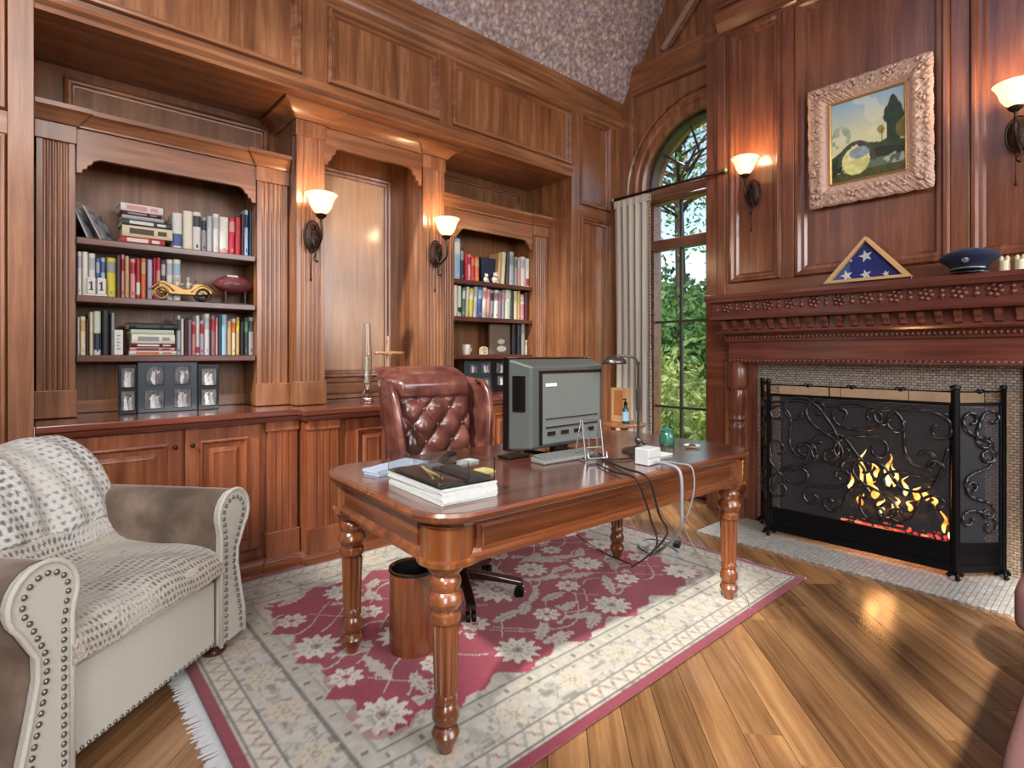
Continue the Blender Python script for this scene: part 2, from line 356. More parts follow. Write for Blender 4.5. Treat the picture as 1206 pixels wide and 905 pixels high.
MB().box(XG-.02, YC-RW+.04, 2.79, XG+.02, YC+RW-.04, 2.815).build('muntin', SASH, win)
GL = bpy.data.materials.new('window_glass'); GL.use_nodes = True; g = GL.node_tree.nodes; gl_ = GL.node_tree.links
for q in list(g):
    if q.type == 'BSDF_PRINCIPLED': g.remove(q)
tr = g.new('ShaderNodeBsdfTransparent'); go = g.new('ShaderNodeBsdfGlossy'); go.inputs['Roughness'].default_value = .02; fz = g.new('ShaderNodeFresnel'); mxs = g.new('ShaderNodeMixShader')
geo = g.new('ShaderNodeNewGeometry'); inv = g.new('ShaderNodeMath'); inv.operation = 'SUBTRACT'; inv.inputs[0].default_value = 1; gl_.new(geo.outputs['Backfacing'], inv.inputs[1]); mu_ = g.new('ShaderNodeMath'); mu_.operation = 'MULTIPLY'; gl_.new(fz.outputs[0], mu_.inputs[0]); gl_.new(inv.outputs[0], mu_.inputs[1]); gl_.new(mu_.outputs[0], mxs.inputs[0]); gl_.new(tr.outputs[0], mxs.inputs[1]); gl_.new(go.outputs[0], mxs.inputs[2]); gl_.new(mxs.outputs[0], g['Material Output'].inputs[0])
ys = [YC-RW+.045]+list(W3)+[YC+RW-.045]; zs = [ZI+.06, .757, 1.549, 2.22]
for i in range(4):
    for j in range(3): MB().box(XG-.003, ys[i]+.011, zs[j]+.011, XG+.003, ys[i+1]-.011, zs[j+1]-.011).build('pane', GL, win)
    MB().box(XG-.003, ys[i]+.01, 2.315, XG+.003, ys[i+1]-.01, 2.66).build('pane', GL, win)
MB().prism([(YC+(RW-.045)*math.cos(PI*k/28), ZS+.015+(RW-.045)*math.sin(PI*k/28)) for k in range(29)], XG-.003, XG+.003, 'x').build('pane', GL, win)
MB().box(XW-.06, YC-RW-.12, ZI-.05, XW+.06, YC+RW+.12, ZI-.005).build('window_sill', WY, win, bevel=.01)
# ---- chimney breast (wall_right.001): panelled face
cb = thing('wall_right', kind='structure', loc=(XB, 1.167, 0)); Y0, Y1 = .04, 2.295
m = MB(); m.box(XB+.02, Y0, 1.05, XW, Y1, 5.4); m.box(XB+.02, 1.75, 0, XW, Y1, 1.05); m.box(XB+.02, Y0, 0, XW, .53, 1.05); m.build('wall_core', WR, cb)
for a, b in ((2.105, Y1), (1.615, 1.70), (.635, .72), (Y0, .23)): slab(cb, XB, a, 1.80, XB+.02, b, 3.76, WR, 'stile')
slab(cb, XB, 2.03, 0, XB+.02, Y1, 1.0, WR, 'stile'); slab(cb, XB, Y0, 0, XB+.02, .3, 1.0, WR, 'stile')
slab(cb, XB, Y0, 1.0, XB+.02, Y1, 1.80, WRY); slab(cb, XB, Y0, 3.76, XB+.02, Y1, 4.3, WRY)
Tb = TX(XB+.02)
raised(Tb, 1.70, 1.80, 2.105, 3.77, 'panel', WR, cb, big=1.3); raised(Tb, .72, 1.80, 1.615, 3.77, 'panel', WR, cb, big=1.5); raised(Tb, .23, 1.80, .635, 3.77, 'panel', WR, cb, big=1.3)
for y in (2.16, .17): MB().box(XB-.022, y-.035, 1.7, XB, y+.035, 3.78).build('pilaster_strip', WR, cb, bevel=.008)
MB().sweep([(XB, Y1-.11), (XB, Y0+.11)], [(0, 3.78), (.015, 3.79), (.03, 3.82), (.06, 3.86), (.075, 3.90), (.075, 3.93), (0, 3.93)]).build('cornice', WRY, cb, smooth=25)
MB().sweep([(XB, Y1-.11), (XB, Y0+.11)], [(0, 4.0), (.015, 4.0), (.02, 4.03), (0, 4.05)]).build('cornice', WRY, cb, smooth=25)
# ---- vaulted ceiling with a floral paper
m_, n_, l_, b_ = newmat('floral_wallpaper')
tc = n_.new('ShaderNodeTexCoord')
nz0 = n_.new('ShaderNodeTexNoise'); nz0.inputs['Scale'].default_value = 14; nz0.inputs['Detail'].default_value = 3
mpv = n_.new('ShaderNodeMix'); mpv.data_type = 'RGBA'; mpv.inputs[0].default_value = .06
l_.new(tc.outputs['Object'], nz0.inputs['Vector']); l_.new(tc.outputs['Object'], mpv.inputs[6]); l_.new(nz0.outputs['Color'], mpv.inputs[7])
vo = n_.new('ShaderNodeTexVoronoi'); vo.inputs['Scale'].default_value = 17; l_.new(mpv.outputs[2], vo.inputs['Vector'])
v2 = n_.new('ShaderNodeTexVoronoi'); v2.inputs['Scale'].default_value = 38; l_.new(mpv.outputs[2], v2.inputs['Vector'])
n3 = n_.new('ShaderNodeTexNoise'); n3.inputs['Scale'].default_value = 30; n3.inputs['Detail'].default_value = 4; l_.new(tc.outputs['Object'], n3.inputs['Vector'])
ra = ramp(n_, [(.36, '8a7270'), (.5, 'a48c88'), (.62, 'a9abb8'), (.75, 'c9c1b8')]); l_.new(n3.outputs['Fac'], ra.inputs[0])
rb = ramp(n_, [(.22, (1, 1, 1)), (.36, (0, 0, 0))]); l_.new(vo.outputs['Distance'], rb.inputs[0])
rc = ramp(n_, [(.18, (1, 1, 1)), (.30, (0, 0, 0))]); l_.new(v2.outputs['Distance'], rc.inputs[0])
x1 = n_.new('ShaderNodeMix'); x1.data_type = 'RGBA'; l_.new(rb.outputs[0], x1.inputs[0]); l_.new(ra.outputs[0], x1.inputs[6]); x1.inputs[7].default_value = lin('dccfbe')
x2 = n_.new('ShaderNodeMix'); x2.data_type = 'RGBA'; l_.new(rc.outputs[0], x2.inputs[0]); l_.new(x1.outputs[2], x2.inputs[6]); x2.inputs[7].default_value = lin('9fa3b0')
x3 = n_.new('ShaderNodeMix'); x3.data_type = 'RGBA'; x3.inputs[0].default_value = .35; l_.new(x2.outputs[2], x3.inputs[6]); l_.new(ra.outputs[0], x3.inputs[7])
l_.new(x3.outputs[2], b_.inputs['Base Color']); b_.inputs['Roughness'].default_value = .8
sl = 1.66; yr = 1.35; zr = 3.70+(3.30-yr)*sl
cr = [(3.34, 3.70-.04*sl), (yr, zr), (-.9, zr-2.25*sl), (-.9, zr-2.25*sl+.1), (yr, zr+.12), (3.40, 3.70-.1*sl+.1)]
MB().prism(cr, -.9, XW+.25, 'x').build('ceiling', m_, kind='structure')

# walls of the room behind the viewer (never seen in the photograph)
MB().box(-3.1, -3.95, 0, XW+.25, -3.85, 4.6).build('wall_back', WV, kind='structure'); MB().box(-3.1, -3.85, 0, -3.0, 3.3, 4.6).build('wall_near', WV, kind='structure')
MB().box(XW+.0, -3.85, 0, XW+.1, .04, 4.6).build('wall_right_near', WY, kind='structure')
WRX = wood('cabinet_wood_along_x', '54291a', '8a4e32', 'ae7048', 'x', .26, .5, sc=.8); WR = wood('cabinet_wood_vertical', '54291a', '8a4e32', 'ae7048', 'z', .26, .5, sc=.8)
# ================================================================ BUILT-IN FURNITURE ON THE LEFT WALL
def flute_sec(x0, x1, y, d, n=5, r=.009, edge=.022):
    """section of a fluted pilaster, face towards -y"""
    pts = [(x1, y+d), (x0, y+d), (x0, y)]
    w = (x1-x0-2*edge)
    for i in range(n):
        cx = x0+edge+w*(i+.5)/n; rr = min(r, w/n*.42)
        pts += [(cx-rr*math.cos(PI*k/5), y+rr*.9*math.sin(PI*k/5)) for k in range(6)]
    pts.append((x1, y)); return pts
def pilaster(par, x0, x1, y, z0, z1, d=.05, n=5, cap=.09, base=.14, mat=WV, capz=None):
    p = MB().prism(flute_sec(x0+.006, x1-.006, y, d, n), z0+base, z1-cap).build('pilaster', mat, par, smooth=50)
    MB().box(x0-.004, y-.014, z0, x1+.004, y+d, z0+base).build('pilaster_base', mat, p, bevel=.004)
    MB().box(x0-.002, y-.012, z1-cap, x1+.002, y+d, z1).build('capital', mat, p, bevel=.003)
    return p
def lintel_poly(x0, x1, z0, z1, s=.10, h=.085):
    """frieze board with stepped corner brackets, polygon in (x,z)"""
    L = [(x0, z0-h), (x0+s*.22, z0-h), (x0+s*.28, z0-h*.72), (x0+s*.42, z0-h*.72), (x0+s*.48, z0-h*.45), (x0+s*.62, z0-h*.40), (x0+s*.72, z0-h*.15), (x0+s, z0)]
    R = [(x1-(x-x0), z) for x, z in L][::-1]
    return L+R+[(x1, z1), (x0, z1)]
CROWN = [(0, 0), (.010, .0), (.014, .012), (.022, .022), (.045, .05), (.055, .058), (.062, .062), (.062, .085), (0, .085)]
def bookcase(name, label, x0, x1, wl, wr):
    """x0..x1 overall; wl, wr widths of the two pilasters"""
    t = thing(name, label, 'bookcase', ((x0+x1)/2, 3.62, .925)); a, b = x0+wl, x1-wr; YF = 3.60
    for q, w in ((x0, wl), (b, wr)): pilaster(t, q, q+w, YF, .925, 2.42, .05, 5 if w > .15 else 4)
    for q in (a-.02, b): MB().box(q, YF+.05, .925, q+.02, 3.868, 2.42).build('side_panel', BV, t)
    for z in (1.86, 1.557, 1.243): MB().box(a, YF+.012, z-.036, b, 3.866, z).build('shelf', SHW, t, bevel=.004)
    MB().prism(lintel_poly(a, b, 2.275, 2.42), YF+.005, YF+.03, 'y').build('lintel', WX, t, bevel=.002)
    MB().box(x0, YF+.03, 2.40, x1, 3.866, 2.42).build('top_board', WX, t)
    MB().sweep([(x0+.001, YF-.012), (x0+wl, YF-.012), (x0+wl, YF+.005), (b, YF+.005), (b, YF-.012), (x1-.001, YF-.012)], [(o, 2.42+z) for o, z in CROWN]+[]).build('crown_moulding', WX, t, smooth=25)
    MB().box(x0, YF-.01, 2.42, x1, YF+.1, 2.43).build('top_board', WX, t)
    MB().box(a, 3.85, .925, b, 3.866, .99).build('back_rail', WX, t)
    return t
bookcase('bookcase', 'tall built-in wooden bookcase left of the panelled alcove, behind the armchair', .003, 1.235, .162, .195)
bookcase('bookcase', 'narrower looking built-in bookcase right of the alcove, behind the monitor', 2.372, 3.597, .17, .185)
# centre alcove unit with two tall fluted pilasters
t = thing('alcove_unit', 'projecting wooden alcove surround with two tall fluted pilasters and a bare panel', 'wall unit', (1.8, 3.6, .925))
for a, b in ((1.240, 1.432), (2.168, 2.368)):
    pilaster(t, a, b, 3.48, .925, 2.735, .06, 5, cap=.095, base=.15)
for a, b in ((1.240, 1.262), (1.410, 1.432), (2.168, 2.19), (2.346, 2.368)): MB().box(a, 3.54, .925, b, 3.866, 2.735).build('side_panel', WV, t)
MB().prism(lintel_poly(1.432, 2.168, 2.62, 2.735, .11, .12), 3.49, 3.52, 'y').build('lintel', WX, t, bevel=.002)
MB().box(1.243, 3.5, 2.725, 2.365, 3.866, 2.74).build('top_board', WX, t)
MB().sweep([(1.240, 3.86), (1.240, 3.465), (1.432, 3.465), (1.432, 3.485), (2.168, 3.485), (2.168, 3.465), (2.368, 3.465), (2.368, 3.86)],
   [(0, 2.735), (.01, 2.735), (.02, 2.75), (.05, 2.78), (.085, 2.797), (.095, 2.80), (.095, 2.822), (0, 2.822)]).build('crown_moulding', WX, t, smooth=25)
MB().box(1.432, 3.845, .925, 2.168, 3.866, 2.735).build('back_board', WV, t)
T38 = TY(3.845)
MB().frame(T38, 1.50, 1.075, 2.10, 2.60, [(0, 0), (0, .016), (.012, .03), (.026, .026), (.034, .012), (.05, .008), (.055, 0)]).build('panel_moulding', WV, t, smooth=25)
LP = wood('veneer_with_painted_glare', 'b08a6e', 'cca88c', 'e0c2a8', 'z', .22, .7, sc=.3)  # window glare on the alcove panel is put into this paler wood colour
MB().frame(T38, 1.555, 1.13, 2.045, 2.545, [(0, .0), (.012, .004)], fill=.005).build('panel', LP, t)
MB().frame(T38, 1.50, .955, 2.10, 1.055, [(0, 0), (0, .012), (.01, .018), (.02, .006), (.022, .004)], fill=.004).build('panel', WX, t)
# ---- base cabinets
def door(par, x0, x1, z0, z1, y, knob):
    d = MB().box(x0, y, z0, x1, y+.022, z1).build('door', WR, par, bevel=.004); f = .068
    T = TY(y)
    MB().frame(T, x0+f, z0+f, x1-f, z1-f, [(0, 0), (0, .01), (.008, .014), (.02, .002), (.024, -.006), (.034, -.006), (.06, .010), (.066, .012), (.072, .009)], fill=.009).build('door_panel', WR, d, smooth=25)
    MB().ball((knob, y-.018, z1-.085), .012).tube([(knob, y, z1-.085), (knob, y-.012, z1-.085)], .005).build('knob', BRONZE, d, smooth=True)
def drawer_face(par, x0, x1, z0, z1, y):
    d = MB().box(x0, y, z0, x1, y+.022, z1).build('drawer', WRX, par, bevel=.004)
    MB().frame(TY(y), x0+.03, z0+.025, x1-.03, z1-.025, [(0, 0), (0, .006), (.01, .01), (.02, .0), (.024, .004)], fill=.004).build('drawer_panel', WRX, d)
    MB().ball(((x0+x1)/2, y-.018, (z0+z1)/2), .012).build('knob', BRONZE, d, smooth=True)
def base_cab(label, x0, x1, y, doors, pil, mould_path):
    t = thing('base_cabinet', label, 'cabinet', ((x0+x1)/2, y+.05, 0))
    MB().box(x0, y+.02, .0, x1, 3.86, .885).build('carcass', WR, t)
    for a, b in pil:
        w = b-a
        p = MB().prism(flute_sec(a+.012, b-.012, y-.015, .035, 3, .006, .03), .22, .80).build('pilaster', WR, t, smooth=50)
        MB().box(a, y-.028, .045, b, y+.02, .22).build('pilaster_base', WR, p, bevel=.004); MB().box(a, y-.022, .80, b, y+.02, .885).build('capital', WR, p, bevel=.004)
    for a, b, k in doors: door(t, a, b, .14, .85, y-.002, k)
    MB().sweep(mould_path, [(0, 0), (0, .075), (.006, .07), (.014, .05), (.016, .0)]).build('base_moulding', WRX, t, smooth=30)
    return t
base_cab('base cabinet with two raised-panel doors behind the armchair', .003, 1.195, 3.30, [(.06, .588, .553), (.600, .975, .632)], [(1.0, 1.19)], [(.003, 3.29), (1.0, 3.29), (1.0, 3.275), (1.19, 3.275)])
base_cab('shallow projecting centre base cabinet behind the leather office chair', 1.198, 2.402, 3.205, [(1.445, 1.795, 1.76), (1.805, 2.155, 1.84)], [(1.205, 1.405), (2.195, 2.395)], [(1.198, 3.5), (1.198, 3.175), (2.402, 3.175), (2.402, 3.5)])
base_cab('base cabinet under the right bookcase, mostly behind the monitor', 2.405, 3.597, 3.30, [(2.625, 3.00, 2.965), (3.012, 3.54, 3.047)], [(2.41, 2.60)], [(2.41, 3.275), (2.60, 3.275), (2.60, 3.29), (3.597, 3.29)])
path = [(.002, 3.262), (1.182, 3.262), (1.182, 3.165), (2.418, 3.165), (2.418, 3.262), (3.598, 3.262)]
m = MB(); m.prism([(.002, 3.865)]+path+[(3.598, 3.865)], .887, .921)
m.build('worktop', CX, None, loc=(1.8, 3.5, .887), bevel=.006)
wt = bpy.data.objects['worktop']; tag(wt, 'long polished reddish wooden worktop running under both bookcases and the alcove', 'worktop')
MB().sweep(path, [(-.01, .86), (.0, .86), (.004, .872), (.012, .885), (-.01, .885)]).build('edge_moulding', CX, wt, smooth=30)
# ================================================================ FIREPLACE
YM0, YM1 = .10, 2.155
t = thing('mantelpiece', 'carved reddish-brown wooden mantelpiece over the fireplace', 'mantelpiece', (4.0, 1.128, 0)); MT = t
def mpath(x, e=0): return [(XB, YM1-e), (x, YM1-e), (x, YM0+e), (XB, YM0+e)]
def layer(name, x, e, prof, mat=MY): return MB().sweep(mpath(x, e), prof).build(name, mat, t, smooth=25)
m = MB(); m.box(3.815, YM0+.01, 1.655, XB, YM1-.01, 1.688); m.build('mantel_shelf', MY, t, bevel=.006)
layer('shelf_moulding', 3.84, .035, [(0, 1.63), (.012, 1.632), (.025, 1.645), (.03, 1.655), (0, 1.655)])
MB().box(3.865, YM0+.05, 1.53, XB, YM1-.05, 1.66).build('carved_frieze', MY, t)
layer('ledge', 3.865, .05, [(0, 1.502), (.012, 1.505), (.02, 1.518), (.02, 1.53), (0, 1.53)])
MB().box(3.935, YM0+.08, 1.415, XB, YM1-.08, 1.53).build('bracket_board', MY, t)
layer('ledge', 3.935, .08, [(0, 1.395), (.015, 1.398), (.03, 1.41), (.03, 1.42), (0, 1.42)])
MB().box(3.965, YM0+.1, 1.345, XB, YM1-.1, 1.40).build('bead_board', MY, t)
MB().box(3.985, YM0+.12, 1.215, XB, YM1-.12, 1.35).build('plain_frieze', MY, t)
# carved flower and bell motifs on the frieze
fl = MB(); fl.ball((0, 0, 0), (.015, .014, .014), 8, 5)
for k in range(6):
    a = 2*PI*k/6+.26; fl.ball((.002, .028*math.cos(a), .028*math.sin(a)), (.011, .015, .015), 8, 5)
bl = MB(); bl.ball((0, 0, .014), (.013, .012, .018), 8, 5); bl.ball((0, 0, -.014), (.013, .017, .017), 8, 5); bl.ball((0, 0, -.03), .006, 6, 4); bl.tube([(0, 0, .02), (0, 0, .042)], .004)
me_f = me_b = None
ny = 26; y_a, y_b = YM0+.09, YM1-.09
for i in range(ny):
    y = y_a+(y_b-y_a)*i/(ny-1); src = 'flower_carving' if i % 2 == 0 else 'bell_carving'
    me = me_f if i % 2 == 0 else me_b
    if me is None:
        o = (fl if i % 2 == 0 else bl).build(src, MY, t, loc=(3.863-4.0, y-1.128, 1.594), smooth=True, local=True)
        if i % 2 == 0: me_f = o
        else: me_b = o
    else:
        o = me.copy(); C.objects.link(o); o.location = (3.863-4.0, y-1.128, 1.594)
# bracket blocks
br = None; nb = 22
for i in range(nb):
    y = YM0+.12+(YM1-YM0-.24)*i/(nb-1)
    if br is None:
        b_ = MB(); b_.prism([(-.0, .0), (-.045, .0), (-.048, -.012), (-.040, -.03), (-.022, -.05), (-.016, -.072), (0, -.078)], -.018, .018, 'y')
        br = b_.build('bracket', MV, t, loc=(3.935-4, y-1.128, 1.502), bevel=.003, local=True)
    else:
        o = br.copy(); C.objects.link(o); o.location = (3.935-4, y-1.128, 1.502)
m = MB(); n = 70
for i in range(n): m.ball((3.962, YM0+.11+(YM1-YM0-.22)*i/(n-1), 1.372), (.011, .0105, .016), 6, 5)
m.build('bead_row', MV, t, smooth=True, kind='stuff')
m = MB(); n = 62
for i in range(n):
    y = YM0+.13+(YM1-YM0-.26)*i/(n-1); m.ball((3.98, y, 1.203), (.011, .02, .012), 7, 5)
m.build('rope_moulding', MY, t, smooth=True, kind='stuff'); MB().box(3.975, YM0+.12, 1.185, XB, YM1-.12, 1.215).build('rope_rail', MY, t, bevel=.004)
for s, yc in ((1, 1.985), (-1, .272)):
    MB().box(4.05, yc-.115, 0, XB, yc+.115, 1.19).build('leg_board', WV, t, bevel=.003)
    MB().box(4.03, yc-.10*s-.03, 0, XB, yc-.10*s+.018, 1.19).build('leg_strip', MV, t, bevel=.004)
    lg = MB()
    lg.lathe([(.072, .0), (.072, .16), (.062, .17), (.05, .19), (.06, .21), (.066, .24), (.052, .27), (.04, .29), (.046, .31), (.05, .36), (.056, .62), (.048, .66), (.06, .68), (.06, .70), (.046, .72), (.04, .735), (.06, .745),
              (.062, .76), (.056, .77), (.052, .79), (.068, .86), (.058, .95), (.052, .975), (.06, .985), (.075, 1.0), (.078, 1.02), (.078, 1.13), (.07, 1.165), (.078, 1.185)], 4.045, yc+.01, 28, flutes=14, fr=(.35, .95), fa=.10)
    lg.build('leg_column', MV, t, smooth=40)
# tile surround, firebox, hearth
def tiles(name, a, b, c, grout, sx, sy, plane):
    m, n, l, bs = newmat(name); tc = n.new('ShaderNodeTexCoord'); mp = n.new('ShaderNodeMapping')
    mp.inputs['Rotation'].default_value = {'x': (0, -PI/2, 0) if False else (0, 0, 0), 'z': (0, 0, 0)}[plane]
    if plane == 'x':
        sp = n.new('ShaderNodeSeparateXYZ'); cb_ = n.new('ShaderNodeCombineXYZ'); l.new(tc.outputs['Object'], sp.inputs[0]); l.new(sp.outputs[1], cb_.inputs[0]); l.new(sp.outputs[2], cb_.inputs[1]); src = cb_.outputs[0]
    else: src = tc.outputs['Object']
    bk = n.new('ShaderNodeTexBrick'); bk.inputs['Scale'].default_value = 1; bk.inputs['Brick Width'].default_value = sx; bk.inputs['Row Height'].default_value = sy
    bk.inputs['Mortar Size'].default_value = .0022; bk.inputs['Bias'].default_value = -.1; bk.inputs['Color1'].default_value = lin(a); bk.inputs['Color2'].default_value = lin(b); bk.inputs['Mortar'].default_value = lin(grout)
    l.new(src, bk.inputs['Vector']); nz = n.new('ShaderNodeTexNoise'); nz.inputs['Scale'].default_value = 45; l.new(src, nz.inputs['Vector'])
    rp = ramp(n, [(.35, c), (.6, (1, 1, 1))]); l.new(nz.outputs['Fac'], rp.inputs[0])
    mx = n.new('ShaderNodeMix'); mx.data_type = 'RGBA'; mx.blend_type = 'MULTIPLY'; mx.inputs[0].default_value = .7; l.new(bk.outputs['Color'], mx.inputs[6]); l.new(rp.outputs[0], mx.inputs[7])
    l.new(mx.outputs[2], bs.inputs['Base Color']); bs.inputs['Roughness'].default_value = .4
    bp = n.new('ShaderNodeBump'); bp.inputs['Strength'].default_value = .5; bp.inputs['Distance'].default_value = .003; bp.invert = True; l.new(bk.outputs['Fac'], bp.inputs['Height']); l.new(bp.outputs[0], bs.inputs['Normal'])
    return m
MOS = tiles('mosaic_surround', 'b5aa9c', '948c82', 'b8ab98', '54504a', .030, .016, 'x')
MOS2 = tiles('mosaic_side', 'c4ac92', 'ae9880', 'c8b8a4', '6a6258', .030, .016, 'x')
HE = tiles('hearth_mosaic', 'c6c3bb', 'adaaa3', 'cfccc6', '8d8a84', .024, .024, 'z')
STN = plain('beige_stone_tile', 'c2a27e', .5, bump=.2, bscale=40)
hb = MB().box(3.49, .24, 0, 4.10, 2.02, .012).build('hearth', HE, None, loc=(3.8, 1.13, 0), bevel=.002); tag(hb, 'pale mosaic-tiled hearth slab on the floor before the fireplace', 'hearth')
fb = thing('fireplace', 'open fireplace with mosaic tile surround and dark brick firebox', 'fireplace', (4.1, 1.128, 0))
OY0, OY1, OZ = .56, 1.70, .94
MB().box(4.075, .40, 1.03, XB+.02, 1.86, 1.19).build('surround_band', MOS, fb)
MB().box(4.075, .40, .012, XB+.02, OY0, 1.03).build('surround_side', MOS2, fb); MB().box(4.075, OY1, .012, XB+.02, 1.86, 1.03).build('surround_side', MOS2, fb)
q = [OY0, .92, 1.30, OY1]
for i in range(3): MB().box(4.068, q[i]+.002, OZ, XB+.02, q[i+1]-.002, 1.028).build('tile', STN, fb, bevel=.003)
m = MB(); t_ = .02
m.box(4.10, OY0-.02, .012, 4.62, OY0, OZ+.02); m.box(4.10, OY1, .012, 4.62, OY1+.02, OZ+.02); m.box(4.60, OY0, .012, 4.62, OY1, OZ+.02); m.box(4.10, OY0, OZ, 4.62, OY1, OZ+.02)
m.build('firebox_lining', plain('sooty_brick', '1c1917', .85, bump=.6, bscale=30), fb)
MB().box(4.06, OY0, .0, 4.62, OY1, .014).build('firebox_floor', plain('sooty_floor', '141211', .9), fb)
# ================================================================ vertex-colour designs (woven / printed flat patterns)
def vc_mat(name, rough=.9, bump=.3, bs=300, sheen=0, coat=0):
    m, n, l, b = newmat(name); at = n.new('ShaderNodeVertexColor'); at.layer_name = 'design'
    nz = n.new('ShaderNodeTexNoise'); nz.inputs['Scale'].default_value = bs; tc = n.new('ShaderNodeTexCoord'); l.new(tc.outputs['Object'], nz.inputs['Vector'])
    l.new(at.outputs['Color'], b.inputs['Base Color']); b.inputs['Roughness'].default_value = rough; b.inputs['Sheen Weight'].default_value = sheen; b.inputs['Coat Weight'].default_value = coat
    bp = n.new('ShaderNodeBump'); bp.inputs['Strength'].default_value = bump; bp.inputs['Distance'].default_value = .003; l.new(nz.outputs['Fac'], bp.inputs['Height']); l.new(bp.outputs[0], b.inputs['Normal'])
    return m
def set_design(o, rgb):      # rgb: (nverts,3) linear
    a = o.data.color_attributes.new('design', 'FLOAT_COLOR', 'POINT'); d = np.ones((len(rgb), 4)); d[:, :3] = rgb; a.data.foreach_set('color', d.ravel().astype(np.float32))
def vnoise(x, y, s, seed=0):
    r = np.random.RandomState(seed); g = r.rand(64, 64); X = x*s; Y = y*s; xi = np.floor(X).astype(int); yi = np.floor(Y).astype(int); fx = X-xi; fy = Y-yi
    fx = fx*fx*(3-2*fx); fy = fy*fy*(3-2*fy); G = lambda a, b: g[a % 64, b % 64]
    return (G(xi, yi)*(1-fx)+G(xi+1, yi)*fx)*(1-fy)+(G(xi, yi+1)*(1-fx)+G(xi+1, yi+1)*fx)*fy
LC = lambda h: np.array(lin(h)[:3])
